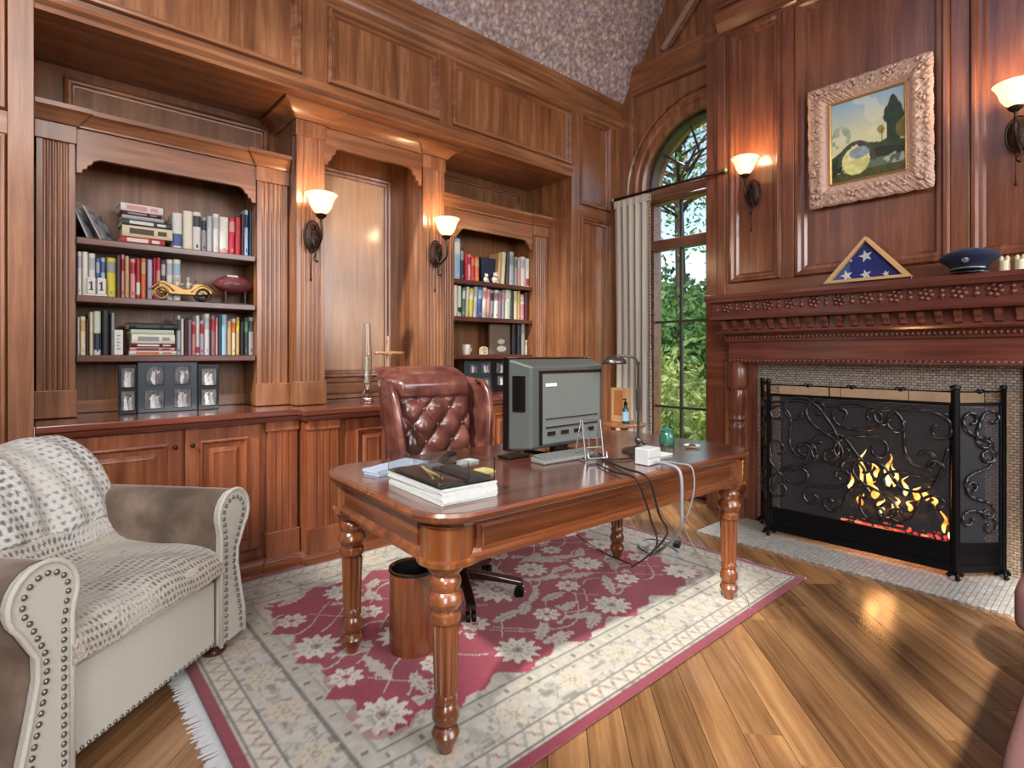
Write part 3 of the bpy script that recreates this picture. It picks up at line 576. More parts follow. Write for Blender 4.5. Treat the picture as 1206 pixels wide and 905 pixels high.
# ---- rug
RX0, RX1, RY0, RY1 = .45, 3.20, 1.195, 3.20
def rug_design(x, y):
    x = x-RX0; y = y-RY0; Wd, Hd = RX1-RX0, RY1-RY0
    cream, red, grey, tan, dk = LC('b3aea2'), LC('8e2c40'), LC('8e8c84'), LC('a89c88'), LC('4e4a48')
    col = np.tile(cream, (len(x), 1))
    def put(mask, c, a=1.0):
        mm = (mask*a)[:, None] if mask.dtype != bool else (mask.astype(float)*a)[:, None]
        nonlocal col; col = col*(1-mm)+c*mm
    d = np.minimum(np.minimum(x, Wd-x), np.minimum(y, Hd-y))
    n1 = vnoise(x, y, 16, 1); n2 = vnoise(x, y, 34, 2); n3 = vnoise(x, y, 9, 3)
    # main border flowers and scrolls
    put((n1 > .60) & (n2 > .45), grey, .5); put((n1 < .30) & (n2 < .55), tan, .4); put((np.abs(n1-.5) < .035), grey, .55); put(n2 > .76, dk, .5); put((np.abs(n2-.5) < .03) & (n1 > .45), dk, .35)
    # guard bands
    along = np.where(np.minimum(x, Wd-x) < np.minimum(y, Hd-y), y, x)
    band = (d > .055) & (d < .125); put(band, LC('b9b2a0')); zz = np.abs(((along/.075) % 1)-.5)*2
    put(band & (np.abs((d-.09)/.03-(zz*2-1)*.9) < .33), grey, .8); put(band & (np.abs(zz-.5) < .09) & (np.abs(d-.09) < .014), red, .55)
    band = (d > .285) & (d < .345); put(band, LC('a9a594')); put(band & (((along/.06) % 1 < .45)) & (np.abs(d-.315) < .016), cream, .9); put(band & (((along/.12) % 1 < .12)) & (np.abs(d-.315) < .012), dk, .8)
    for q in (.052, .128, .280, .350): put(np.abs(d-q) < .005, dk, .75)
    # rosettes of the border
    def rosette(cx, cy, R, petals, c_out, c_in, ring=None, ph=0., halo=False):
        dx, dy = x-cx, y-cy; r = np.hypot(dx, dy); th = np.arctan2(dy, dx)
        rr = R*(1+.17*np.cos(petals*th+ph)); halo and put(r < R*1.42, red, .95); put(r < rr, c_out, .97)
        put((r < rr*.80) & (r > rr*.45) & (np.cos(petals*th+ph) < -.5), c_in, .7)
        put(r < R*.28, c_in, .9); put(r < R*.12, c_out if ring is None else ring, .9)
    for k in range(9): rosette(.2+k*(Wd-.4)/8, .205, .055, 8, LC('b8ad98'), grey); rosette(.2+k*(Wd-.4)/8, Hd-.205, .055, 8, LC('b8ad98'), grey)
    for k in range(1, 6): rosette(.205, .2+k*(Hd-.4)/6, .062, 8, LC('b8ad98'), grey); rosette(Wd-.205, .2+k*(Hd-.4)/6, .062, 8, LC('b8ad98'), grey)
    # red field with a scalloped edge
    fx, fy = np.abs(x-Wd/2), np.abs(y-Hd/2); hx, hy = Wd/2-.35, Hd/2-.35
    sx = .055*np.abs(np.sin(PI*(y-Hd/2)/.30))+.02*np.sin(PI*y/.075); sy = .06*np.abs(np.sin(PI*(x-Wd/2)/.34))+.02*np.sin(PI*x/.085)
    corner = np.maximum(0, (fx-(hx-.28))/.28)+np.maximum(0, (fy-(hy-.26))/.26)
    field = (fx < hx-sx) & (fy < hy-sy) & (corner < 1.5+.12*np.sin(14*np.arctan2(fy-hy, fx-hx)))
    fm = vnoise(x, y, 3, 8); 
    redv = red[None, :]*(0.82+.36*fm[:, None]); col[field] = redv[field]
    inn = (fx < hx) & (fy < hy)
    keep = col.copy()
    # vines
    for ph, am, wl in ((0, .11, .56), (PI, .11, .56), (PI/2, .17, .92)):
        for off in (-.34, 0, .34): put(np.abs(y-(Hd/2+off)-am*np.sin(2*PI*x/wl+ph)) < .005, cream, .9)
    # feathery leaves
    r = np.random.RandomState(3)
    for k in range(74):
        cx, cy = r.uniform(.45, Wd-.45), r.uniform(.42, Hd-.42); a = r.choice([0, PI/4, PI/2, -PI/4, .5, -.5])+r.uniform(-.2, .2); L = r.uniform(.07, .13)
        u = (x-cx)*math.cos(a)+(y-cy)*math.sin(a); v = -(x-cx)*math.sin(a)+(y-cy)*math.cos(a); t = (u+L)/(2*L)
        w = .034*np.sin(PI*np.clip(t, 0, 1))**.7*(.55+.45*np.abs(np.sin(t*PI*5))); put((np.abs(u) < L) & (np.abs(v) < w), cream, .93); put((np.abs(u) < L*.8) & (np.abs(v) < .003), red, .5)
    for i in range(7):
        for j in range(4):
            cx = Wd/2+(i-3)*.31; cy = Hd/2+(j-1.5)*.29+(.07 if i % 2 else -.07); big = (i+j) % 2 == 0
            rosette(cx, cy, .086 if big else .060, 11 if big else 8, LC('cbc6b8'), LC('8d8a78') if big else LC('a04a55'), red, halo=True)
    rosette(Wd/2, Hd/2, .13, 14, LC('cbc6b8'), LC('9a6a66'), LC('d6cfbb'), halo=True)
    # outside field restore border colours
    outside = ~inn; col[outside] = keep[outside]
    edge = inn & ~field; col[edge] = col[edge]*.55+cream*.45
    put(edge & (n2 > .68), grey, .5)
    put(d < .034, LC('7d2c3c')); put(np.abs(d-.046) < .004, dk, .7)
    return col*(.9+.2*vnoise(x, y, 60, 9)[:, None])
nu, nv = 330, 242
def rugp(u, v): return (RX0+(RX1-RX0)*u, RY0+(RY1-RY0)*v, .0085+.0012*math.sin(u*23)*math.sin(v*17))
m = MB().grid(rugp, nu, nv); P = np.array(m.v)
rug = m.build('rug', vc_mat('woven_wool', .95, .5, 220, sheen=.2), None, loc=(RX0, RY0, 0), smooth=True)
set_design(rug, rug_design(P[:, 0], P[:, 1])); tag(rug, 'cream and crimson floral oriental rug under the writing desk', 'rug')
q = rug.modifiers.new('solid', 'SOLIDIFY'); q.thickness = .008; q.offset = -1
m = MB()
for sgn, X in ((-1, RX0), (1, RX1)):
    k = 0; y = RY0+.01
    while y < RY1-.01:
        L = .062+random.uniform(-.01, .012) if sgn < 0 else .035+random.uniform(-.01, .012); dy = random.uniform(-.006, .006)
        m.add([(X, y-.0045, .002), (X, y+.0045, .002), (X+sgn*L, y+.005+dy, .001), (X+sgn*L, y-.005+dy, .001), (X, y, .007), (X+sgn*L*.9, y+dy, .005)], [(0, 1, 4), (3, 5, 2), (0, 4, 5, 3), (1, 2, 5, 4), (0, 3, 2, 1)]); y += .0098
m.build('fringe', plain('white_fringe', 'b8b8b8', .9), rug, kind='stuff')
# ================================================================ WRITING DESK (turned 2 degrees)
DZ = .765; RZ = math.radians(-2.2); DC = (1.815, 1.742)
dk = thing('writing_desk', 'large reddish-brown writing desk with four turned fluted legs standing on the rug', 'desk', (DC[0], DC[1], .0095), RZ)
def oct_(hx, hy, c, r=0): return [(-hx+c, -hy), (hx-c, -hy), (hx, -hy+c), (hx, hy-c), (hx-c, hy), (-hx+c, hy), (-hx, hy-c), (-hx, -hy+c)]
def edge_path(hx, hy, c, k=5):      # rounded corners
    P = []
    for sx, sy, a0 in ((1, -1, -PI/2), (1, 1, 0), (-1, 1, PI/2), (-1, -1, PI)):
        P += [(sx*(hx-c)+c*math.cos(a0+PI/2*i/k), sy*(hy-c)+c*math.sin(a0+PI/2*i/k)) for i in range(k+1)]
    return P
HX, HY = .945, .475
MB().prism(edge_path(HX-.012, HY-.012, .15), DZ-.034, DZ-.0).build('desk_top', DT, dk, bevel=.004)
MB().sweep(edge_path(HX-.012, HY-.012, .15), [(0, DZ-.034), (.004, DZ-.032), (.012, DZ-.022), (.014, DZ-.01), (.008, DZ-.001), (0, DZ-.001)], closed=True).build('top_moulding', DX, dk, smooth=30)
MB().prism(edge_path(HX-.035, HY-.035, .135), DZ-.05, DZ-.034).build('under_moulding', DX, dk, bevel=.003)
LXk, LYk = .838, .362
for y0, y1 in ((-HY+.045, -HY+.07), (HY-.07, HY-.045)): MB().box(-LXk+.07, y0, .615, LXk-.07, y1, .716).build('apron', DX, dk, bevel=.002)
for x0, x1 in ((-HX+.045, -HX+.07), (HX-.07, HX-.045)): MB().box(x0, -LYk+.07, .615, x1, LYk-.07, .716).build('apron', DY, dk, bevel=.002)
MB().sweep(edge_path(HX-.05, HY-.05, .125), [(-.02, .60), (.008, .598), (.018, .606), (.018, .618), (.008, .626), (.004, .64), (-.02, .64)], closed=True).build('apron_moulding', DX, dk, smooth=30)
for i, (sx, sy) in enumerate(((-1, -1), (1, -1), (1, 1), (-1, 1))):
    L = MB(); cx, cy = sx*LXk, sy*LYk
    L.lathe([(.010, .0), (.022, .006), (.030, .03), (.040, .05), (.044, .066), (.036, .082), (.028, .088), (.034, .094), (.042, .112), (.043, .13), (.034, .152), (.030, .158), (.037, .165), (.037, .18), (.032, .188), (.034, .2),
             (.040, .40), (.036, .408), (.046, .415), (.050, .428), (.046, .442), (.038, .448), (.046, .456), (.056, .478), (.052, .498), (.042, .51), (.046, .52), (.050, .535), (.046, .548), (.04, .556), (.052, .57), (.060, .582), (.062, .60)], cx, cy, 72, flutes=12, fr=(.2, .40), fa=.26)
    lg = L.build('leg', DV, dk, smooth=35)
    MB().lathe([(.100, .598), (.100, .612), (.088, .618), (.088, .716), (.098, .72)], sx*(HX-.125), sy*(HY-.125), 36).build('corner_drum', DV, lg, smooth=35)
for y in (-HY+.043,):
    for a, b in ((-.62, -.02), (.02, .62)): pass
MB().frame(lambda u, v, h: (u, -HY+.045-h, v), -.75, .628, .75, .706, [(0, 0), (0, .004), (.008, .005), (.012, 0), (.014, 0)], fill=0).build('apron_panel', DX, dk)
# ================================================================ OFFICE CHAIR
LTH = bpy.data.materials.new('x'); bpy.data.materials.remove(LTH)
def leather():
    m, n, l, b = newmat('oxblood_leather'); tc = n.new('ShaderNodeTexCoord'); nz = n.new('ShaderNodeTexNoise'); nz.inputs['Scale'].default_value = 9; nz.inputs['Detail'].default_value = 4; l.new(tc.outputs['Object'], nz.inputs['Vector'])
    r = ramp(n, [(.3, '40221e'), (.55, '643a33'), (.75, '85564a')]); l.new(nz.outputs['Fac'], r.inputs[0]); l.new(r.outputs[0], b.inputs['Base Color']); b.inputs['Roughness'].default_value = .24; b.inputs['Coat Weight'].default_value = .4; b.inputs['Coat Roughness'].default_value = .12
    vz = n.new('ShaderNodeTexVoronoi'); vz.inputs['Scale'].default_value = 180; l.new(tc.outputs['Object'], vz.inputs['Vector']); bp = n.new('ShaderNodeBump'); bp.inputs['Strength'].default_value = .12; bp.inputs['Distance'].default_value = .002; l.new(vz.outputs['Distance'], bp.inputs['Height']); l.new(bp.outputs[0], b.inputs['Normal']); return m
LTH = leather()
oc = thing('office_chair', 'oxblood button-tufted leather swivel chair standing behind the writing desk', 'chair', (1.66, 2.33, .0095), math.radians(-4))
# local: the sitter faces -y; back rest at +y
def back_front(u, v):
    x = (u-.5)*.56; z = .50+.665*v
    w = 1.0 if v < .82 else math.sqrt(max(0, 1-((v-.82)/.20)**2))*.25+.75
    x *= w*(1-.12*(1-v))
    y = .16+.10*v-.03*(1-(2*u-1)**2)
    ed = max(0, abs(2*u-1)-.72)/.28; y += .10*ed**1.6
    if v > .86: y += .12*((v-.86)/.14)**2
    if v < .76 and abs(x) < .235:
        sx, sz = .078, .088; a = (x/sx+(z-.5)/sz); b = (x/sx-(z-.5)/sz); h = (abs(math.sin(PI*a/2))*abs(math.sin(PI*b/2)))**.42
        fade = min(1, (.235-abs(x))/.03)*min(1, (.76-v)/.04); y -= .036*h*fade-.014*fade
    else: y -= .012+.01*math.sin(PI*min(1, max(0, (v-.76)/.22)))
    return (x, y, z)
bk = MB().grid(back_front, 61, 75).build('backrest', LTH, oc, smooth=True)
m = MB()
for i in range(-3, 4):
    for j in range(0, 7):
        if (i+j) % 2 == 0:
            x = i*.078; z = .5+j*.088
            if abs(x) < .21 and z < .98: m.ball((x, .16+.10*(z-.5)/.655-.02, z), (.011, .007, .011), 8, 5)
m.build('button_row', LTH, bk, smooth=True, kind='stuff')
def back_rear(u, v):
    x, y, z = back_front(u, v); w = math.sin(PI*u)**.3 if 0 < u < 1 else 0
    return (x*1.04, y+.02+.085*w*(1-.6*max(0, (v-.8)/.2)), z+.004)
MB().grid(back_rear, 25, 25).build('back_shell', LTH, oc, smooth=True)
for s in (-1, 1):
    pts = [(s*.225, .13, .46), (s*.245, .10, .60), (s*.265, .09, .75), (s*.282, .10, .90), (s*.290, .13, 1.02), (s*.285, .18, 1.08), (s*.27, .23, 1.09)]
    m = MB(); m.tube(pts, .019, 10, [.8, 1, 1.05, 1.1, 1.1, .9, .5]); m.build('wing_roll', LTH, oc, smooth=True)
    def wing(u, v, s=s): x0, y0, z0 = back_front(0 if s < 0 else 1, .0+.92*v); a = Vector((x0, y0, z0)); b = Vector(pts[min(5, int(v*5.001))]).lerp(Vector(pts[min(6, int(v*5.001)+1)]), v*5-int(v*5)); q = a.lerp(b, u); return (q.x+s*.012*math.sin(PI*u), q.y, q.z)
    MB().grid(wing, 8, 16).build('wing', LTH, oc, smooth=True, solid=.02)
    ar = MB().tube([(s*.29, .12, .62), (s*.31, 0, .64), (s*.31, -.16, .645), (s*.30, -.23, .61), (s*.29, -.24, .54)], .03, 10).tube([(s*.29, -.2, .47), (s*.3, -.22, .6)], .018); ar.build('armrest', LTH, oc, smooth=True)
m = MB(); 
def seat(u, v):
    a = 2*PI*u; r = v; c = .27*(abs(math.cos(a))**.35)*(1 if math.cos(a) > 0 else -1); d = .26*(abs(math.sin(a))**.35)*(1 if math.sin(a) > 0 else -1)
    if v < .5: k = v/.5; return (c*k, d*k-.06, .50-.02*k*k)
    k = (v-.5)/.5; return (c*(1+.03*math.sin(PI*k)), d*(1+.03*math.sin(PI*k))-.06, .48-.09*k)
m.grid(seat, 36, 13, cu=True).build('seat', LTH, oc, smooth=True)
MB().box(-.24, -.28, .36, .24, .16, .395).build('seat_pan', plain('dark_stained_wood', '2a1210', .3, coat=.5), oc, bevel=.01)
MB().lathe([(.03, .10), (.03, .2), (.022, .21), (.022, .36), (.07, .362)], 0, -.05, 16).build('gas_column', BLK, oc, smooth=40)
DW = MATS['dark_stained_wood']
for k in range(5):
    a = math.radians(-42+72*k); ca, sa = math.cos(a), math.sin(a); L = .31; m = MB()
    pr = [(0, .085), (.08, .088), (.2, .078), (.29, .066), (L, .062), (L+.012, .072), (L, .088), (.2, .108), (.08, .13), (0, .135)]
    def tw(r_, z, o): return (r_*ca-o*sa, -.05+r_*sa+o*ca, z)
    n = len(pr); m.add([tw(r_, z, -.024) for r_, z in pr]+[tw(r_, z, .024) for r_, z in pr], [tuple(range(n)), tuple(range(2*n-1, n-1, -1))]+[(i, (i+1) % n, n+(i+1) % n, n+i) for i in range(n)])
    sp = m.build('base_arm', DW, oc, bevel=.006)
    cx, cy = tw(L-.015, 0, 0)[:2]; w_ = MB(); w_.tube([(cx, cy, .06), (cx, cy, .09)], .008)
    for o in (-.014, .014): w_.tube([(cx-(o-.008)*sa, cy+(o-.008)*ca, .026), (cx-(o+.008)*sa, cy+(o+.008)*ca, .026)], .026, 14)
    w_.build('caster', BLK, sp, smooth=40)
# ================================================================ WASTE BIN
b = thing('waste_bin', 'cylindrical burl wood waste bin with a black lining under the desk', 'bin', (1.205, 2.005, .0095))
m = MB(); m.lathe([(.096, .01), (.100, .014), (.100, .35), (.095, .354), (.092, .35), (.092, .02), (.0, .02)], 1.205, 2.005, 40, caps=False).add([], []); m.build('body', BIN, b, smooth=35)
m = MB(); m.lathe([(.0905, .345), (.0945, .352), (.1025, .355), (.103, .345), (.101, .342)], 1.205, 2.005, 40, caps=False).lathe([(.0905, .345), (.089, .03), (.0, .03)], 1.205, 2.005, 40, caps=False); m.build('bin_liner', plain('black_liner', '0a0b0d', .5), b, smooth=35)
# ================================================================ ARMCHAIR  (local: x across, y back, z up)
AR = math.radians(41.3)
ac = thing('armchair', 'cream rolled-arm armchair with brown velvet arms and nailhead trim, left foreground', 'armchair', (.305, 2.222, 0), AR)
VEL = None
def velvet():
    m, n, l, b = newmat('taupe_velvet'); tc = n.new('ShaderNodeTexCoord'); nz = n.new('ShaderNodeTexNoise'); nz.inputs['Scale'].default_value = 7; nz.inputs['Detail'].default_value = 4; l.new(tc.outputs['Object'], nz.inputs['Vector'])
    r = ramp(n, [(.3, '54463a'), (.5, '6c5a4b'), (.7, '8a7868')]); l.new(nz.outputs['Fac'], r.inputs[0]); l.new(r.outputs[0], b.inputs['Base Color']); b.inputs['Roughness'].default_value = .85
    b.inputs['Sheen Weight'].default_value = .5; b.inputs['Sheen Roughness'].default_value = .35; b.inputs['Sheen Tint'].default_value = (.85, .78, .7, 1); return m
VEL = velvet()
IN = .322; 
def arm_prof():
    P = [(0, .07), (0, .52)]
    cx, cz, r = .080, .592, .096
    P += [(cx+r*math.cos(math.radians(a)), cz+r*math.sin(math.radians(a))) for a in range(205, -62, -18)]
    P += [(.100, .44), (.098, .38), (.118, .28), (.142, .18), (.150, .07)]
    return P
AP = arm_prof()
for s in (-1, 1):
    m = MB(); pr = [(s*(IN+x), z) for x, z in AP]
    def inset(d): 
        cx = sum(p[0] for p in AP)/len(AP); return [(s*(IN+x+(.0 if True else 0)), z) for x, z in AP]
    m.prism(pr, .0, .74, 'y'); arm = m.build('arm', VEL, ac, smooth=50, bevel=.0)
    f = MB(); f.prism([(p[0], p[1]) for p in pr], -.028, .001, 'y'); ff = f.build('arm_front', CREAMF, ac, smooth=50, bevel=.010)
    pp = MB(); pp.tube([(x, -.028, z) for x, z in pr], .0075, 8); pp.build('piping', CREAMF, ff, smooth=True)
    nl = MB(); 
    # two columns of nail heads that follow the outline
    def along(P_, step):
        out = []; acc = 0
        for (xa, za), (xb, zb) in zip(P_, P_[1:]):
            L = math.hypot(xb-xa, zb-za); t = acc
            while t < L: out.append((xa+(xb-xa)*t/L, za+(zb-za)*t/L)); t += step
            acc = t-L
        return out
    cxm, czm = .076, .592
    inner = [(.026, .08), (.026, .50)]+[(cxm+.064*math.cos(math.radians(a)), czm+.064*math.sin(math.radians(a))) for a in range(200, -50, -15)]+[(.078, .44), (.074, .38), (.092, .28), (.116, .18), (.122, .08)]
    for x, z in along(inner, .0265): nl.ball((s*(IN+x), -.030, z), (.0085, .006, .0085), 8, 5)
    nl.build('nailhead_trim', NAIL, ff, smooth=True, kind='stuff')
    # outside panel of the arm back to the rear
MB().box(-IN-.0, .0, .075, IN+.0, .05, .335).build('front_rail', CREAMF, ac, bevel=.008)
m = MB()
for i in range(28): m.ball((-IN+.01+i*(2*IN-.02)/27, -.002, .088), (.007, .005, .007), 8, 5)
m.build('nailhead_trim', NAIL, ac, smooth=True, kind='stuff')
MB().box(-IN, .05, .09, IN, .80, .30).build('seat_base', CREAMF, ac)
def pill(cx, cy, cz, hx, hy, hz, e=.30, n1=40, n2=20, rot=0, bulge=0):
    m = MB()
    def fn(u, v):
        a = 2*PI*u; b_ = -PI/2+PI*v
        sg = lambda q, p: (abs(q)**p)*(1 if q >= 0 else -1)
        x = hx*sg(math.cos(a), e)*sg(math.cos(b_), e); y = hy*sg(math.sin(a), e)*sg(math.cos(b_), e); z = hz*sg(math.sin(b_), e)
        y2 = y*math.cos(rot)-z*math.sin(rot); z2 = y*math.sin(rot)+z*math.cos(rot); return (cx+x, cy+y2, cz+z2)
    return m.grid(fn, n1, n2, cu=True)
pill(0, .26, .395, IN-.004, .285, .065).build('seat_cushion', CREAMF, ac, smooth=True)
pill(0, .70, .58, IN+.04, .085, .21, .35, rot=.18).build('back_cushion', CREAMF, ac, smooth=True)
pill(0, .765, .50, IN+.10, .09, .36, .25, rot=.14).build('back_frame', VEL, ac, smooth=True)
for sx, sy in ((-1, 0), (1, 0), (1, 1), (-1, 1)):
    MB().lathe([(.022, .0), (.042, .012), (.05, .03), (.036, .048), (.03, .056), (.046, .066), (.046, .08)], sx*(IN+.06), .05+sy*.66, 24).build('foot', plain('dark_red_foot', '4a1c18', .3, coat=.5), ac, smooth=35)
# throw blanket over back and seat
def throw_mat():
    m, n, l, b = newmat('dotted_knit'); at = n.new('ShaderNodeVertexColor'); at.layer_name = 'design'; l.new(at.outputs['Color'], b.inputs['Base Color']); b.inputs['Roughness'].default_value = .95; b.inputs['Sheen Weight'].default_value = .2
    tc = n.new('ShaderNodeTexCoord'); nz = n.new('ShaderNodeTexVoronoi'); nz.inputs['Scale'].default_value = 110; l.new(tc.outputs['Object'], nz.inputs['Vector']); bp = n.new('ShaderNodeBump'); bp.inputs['Strength'].default_value = .6; bp.inputs['Distance'].default_value = .006; l.new(nz.outputs['Distance'], bp.inputs['Height']); l.new(bp.outputs[0], b.inputs['Normal']); return m
KN = throw_mat()
PTH = [(.90, .55), (.90, .72), (.87, .86), (.79, .910), (.68, .895), (.57, .82), (.50, .70), (.465, .58), (.46, .505), (.44, .478), (.30, .480), (.15, .478), (.02, .470), (-.030, .448), (-.040, .40), (-.036, .345)]
cum = [0]
for a_, b_2 in zip(PTH, PTH[1:]): cum.append(cum[-1]+math.hypot(b_2[0]-a_[0], b_2[1]-a_[1]))
TL = cum[-1]
def pth(t):
    s_ = t*TL
    for i in range(len(PTH)-1):
        if s_ <= cum[i+1] or i == len(PTH)-2:
            k = (s_-cum[i])/(cum[i+1]-cum[i]); return (PTH[i][0]+(PTH[i+1][0]-PTH[i][0])*k, PTH[i][1]+(PTH[i+1][1]-PTH[i][1])*k)
def blanket(u, v):
    y, z = pth(v); y0, z0 = pth(max(0, v-.03)); y1, z1 = pth(min(1, v+.03)); y = (y0+y+y1)/3; z = (z0+z+z1)/3
    s_ = v*TL; wide = .455 if z > .62 else (.328 if s_ > cum[8] else .328+(z-.49)/.13*.127 if z > .49 else .328)
    x = (u-.5)*2*wide
    e = abs(2*u-1)
    onback = s_ < cum[7]
    if onback: z -= .05*max(0, e-.6)**2/.16 + (.03*max(0, e-.82)/.18); f = .022*math.sin(x*24+3*s_)*(.5+.5*math.sin(x*9+1))+.010*math.sin(x*52-s_*8); y -= f; z += f*.5; y += .07*max(0, e-.75)/.25
    else: f = .005*math.sin(x*17+s_*9)+.004*math.sin(x*33-s_*21); z += f+.006*(1-e*e); y -= f*.4 if s_ > cum[13] else 0
    return (x, y, z+.004)
nu, nv = 150, 230
m = MB().grid(blanket, nu, nv)
U, V = np.meshgrid(np.linspace(0, 1, nu), np.linspace(0, 1, nv)); U = U.ravel(); V = V.ravel()*TL; X = (U-.5)*.8
base = np.tile(LC('c4c1b8'), (len(U), 1)); seatz = V > cum[8]
base[seatz] = LC('b5ae9d')
rowk = V/.030; coln = X/.020+.5*(np.floor(rowk) % 2)
dd = np.hypot(((coln % 1)-.5)*.020, ((rowk % 1)-.5)*.030*.7)
zone = vnoise(X+3, V+3, 5.5, 4); warm = vnoise(X+5, V, 4, 6)
base = base*(1-.25*(warm > .6)[:, None])+LC('b59a80')*.25*(warm > .6)[:, None]
dk_ = LC('34384a'); md = LC('7d7f86'); 
sel = (dd < .0062) & (zone > .66); base[sel] = dk_*.8+.2*base[sel]; sel = (dd < .0050) & (zone <= .66) & (zone > .45); base[sel] = md
sel = (dd < .004) & (zone <= .45); base[sel] = LC('98948a')
hole = (vnoise(X, V, 75, 11) > .86); base[hole] *= .75
tb = m.build('throw_blanket', KN, None, loc=(.305, 2.222, 0), rotz=AR, smooth=True, local=True)
set_design(tb, base); tag(tb, 'cream knitted throw with dark dotted stitches draped over the armchair', 'blanket')
# pink chair corner at the lower right
PK = plain('mauve_leather', '7e5a58', .5, coat=.1, bump=.15, bscale=160)
pk = thing('upholstered_bench', 'mauve upholstered seat corner with dark stitched piping at the lower right edge', 'bench', (2.02, -.16, 0))
pill(1.98, -.245, .370, .66, .425, .072, .22).build('seat_cushion', PK, pk, smooth=True)

pill(2.80, -.15, .33, .16, .44, .09, .25).build('side_cushion', plain('dark_mauve', '7c5854', .55, bump=.15, bscale=160), pk, smooth=True)
m = MB(); sg_ = lambda q, p: (abs(q)**p)*(1 if q >= 0 else -1)
m.tube([(1.98+.655*sg_(math.cos(2*PI*k/80), .22), -.245+.42*sg_(math.sin(2*PI*k/80), .22), .405) for k in range(81)], .007, 6); m.build('piping', plain('maroon_cord', '4a2c2c', .6), pk, smooth=True)
# ================================================================ BOOKS AND SHELF OBJECTS
COLS = dict(white='cfcdc6', cream='cdbf9f', ivory='d8d2c0', yellow='c8b832', pink='c98a86', red='a02430', crimson='b02238', darkred='571c1e', orange='c8642c', black='121418', navy='18253f', blue='3e5a8c', lightblue='8fb0c8',
  grey='8a8c8c', darkgrey='34383a', mauve='8a6a78', purple='4c3250', teal='17454e', green='4d7a5a', palegreen='b4c2ac', tan='b59668', brown='3f2a20', lavender='aaa6bc', silver='a9acb0', maroon='4a161c')
def cm(c): return plain('cloth_'+c, COLS[c], .5)
PAGES = plain('book_pages', 'cfc7b2', .8)
def book_up(label, x0, x1, y, z, h, dep, c, c2=None, band=None, group=None, tilt=0):
    """upright book, spine towards -y; rounded spine, boards and page block"""
    w = max(.010, x1-x0-.0012); m = MB(); t = min(.003, w*.15)
    m.mi = 0
    sp = [(-w/2, .006), (-w/2+.1*w, .001), (-w/4, -.002), (0, -.003), (w/4, -.002), (w/2-.1*w, .001), (w/2, .006)]
    m.prism([(w/2, dep), (w/2-t, dep), (w/2-t, .009), (-w/2+t, .009), (-w/2+t, dep), (-w/2, dep)]+sp, 0, h)
    m.mi = 1; m.box(-w/2+t, .009, .003, w/2-t, dep-.004, h-.004)
    if c2:
        a, b = band or (.62, .9); m.mi = 2
        P = [(p[0]*.97, p[1]-.0008) for p in sp]; m.prism(P+[(w*.45, .007), (-w*.45, .007)], h*a, h*b)
        m.prism([(p[0]*.5, p[1]-.0008) for p in sp]+[(w*.2, .007), (-w*.2, .007)], h*.08, h*.16)
    mats = [cm(c), PAGES]+([cm(c2)] if c2 else [])
    o = m.build('book', mats, None, loc=((x0+x1)/2, y, z), smooth=30, local=True)
    if tilt: o.rotation_euler = (0, tilt, 0)
    return tag(o, label, 'book', group)
ORD = ['first', 'second', 'third', 'fourth', 'fifth', 'sixth', 'seventh', 'eighth', 'ninth', 'tenth', 'eleventh', 'twelfth', 'thirteenth', 'fourteenth', 'fifteenth', 'sixteenth', 'seventeenth', 'eighteenth', 'nineteenth', 'twentieth', 'twenty-first', 'twenty-second', 'twenty-third']
YS = 3.655
def shelf_row(items, z, shelf, case, group, n0=0):
    for i, it in enumerate(items):
        a, b, top, c, c2, d = it[:6]; tilt = it[6] if len(it) > 6 else 0
        x0 = at_y(a, 300, YS)[0]; x1 = at_y(b, 300, YS)[0]; h = at_y((a+b)/2, top, YS)[2]-z
        dep = random.uniform(.13, .17)
        book_up('%s, %s upright book from left, %s shelf, %s bookcase' % (d, ORD[i], shelf, case), x0, x1, YS+random.uniform(-.004, .008), z+.001, h, dep, c, c2, it[7] if len(it) > 7 else None, group, tilt)
Z1, Z2, Z3, Z0 = 1.86, 1.557, 1.243, .921
shelf_row([(203.5, 215, 251, 'white', 'blue', 'thick white book with blue label', 0, (.08, .42)), (216, 227, 249, 'ivory', None, 'ivory book'), (227.5, 237, 250, 'white', 'darkgrey', 'white book with black marks'), (237.5, 243.5, 256, 'grey', 'navy', 'thin grey book'),
  (244, 250.5, 255, 'silver', None, 'silver-grey book'), (251, 258.5, 252, 'white', 'silver', 'plain white book'), (259, 269.5, 256, 'white', 'pink', 'wide white book with pink foot', 0, (.0, .12)), (270, 277, 257, 'crimson', 'pink', 'crimson book with pale title'), (277.3, 284, 256, 'red', None, 'red book'),
  (284.3, 287.5, 252, 'maroon', None, 'thin dark maroon book'), (288, 292.5, 248, 'lightblue', 'navy', 'tall light blue book'), (293, 297.5, 249, 'navy', None, 'navy book'), (298, 303.5, 251, 'palegreen', 'tan', 'pale green book with gold top')], Z1, 'top', 'left', 'upright books on the top shelf of the left bookcase')
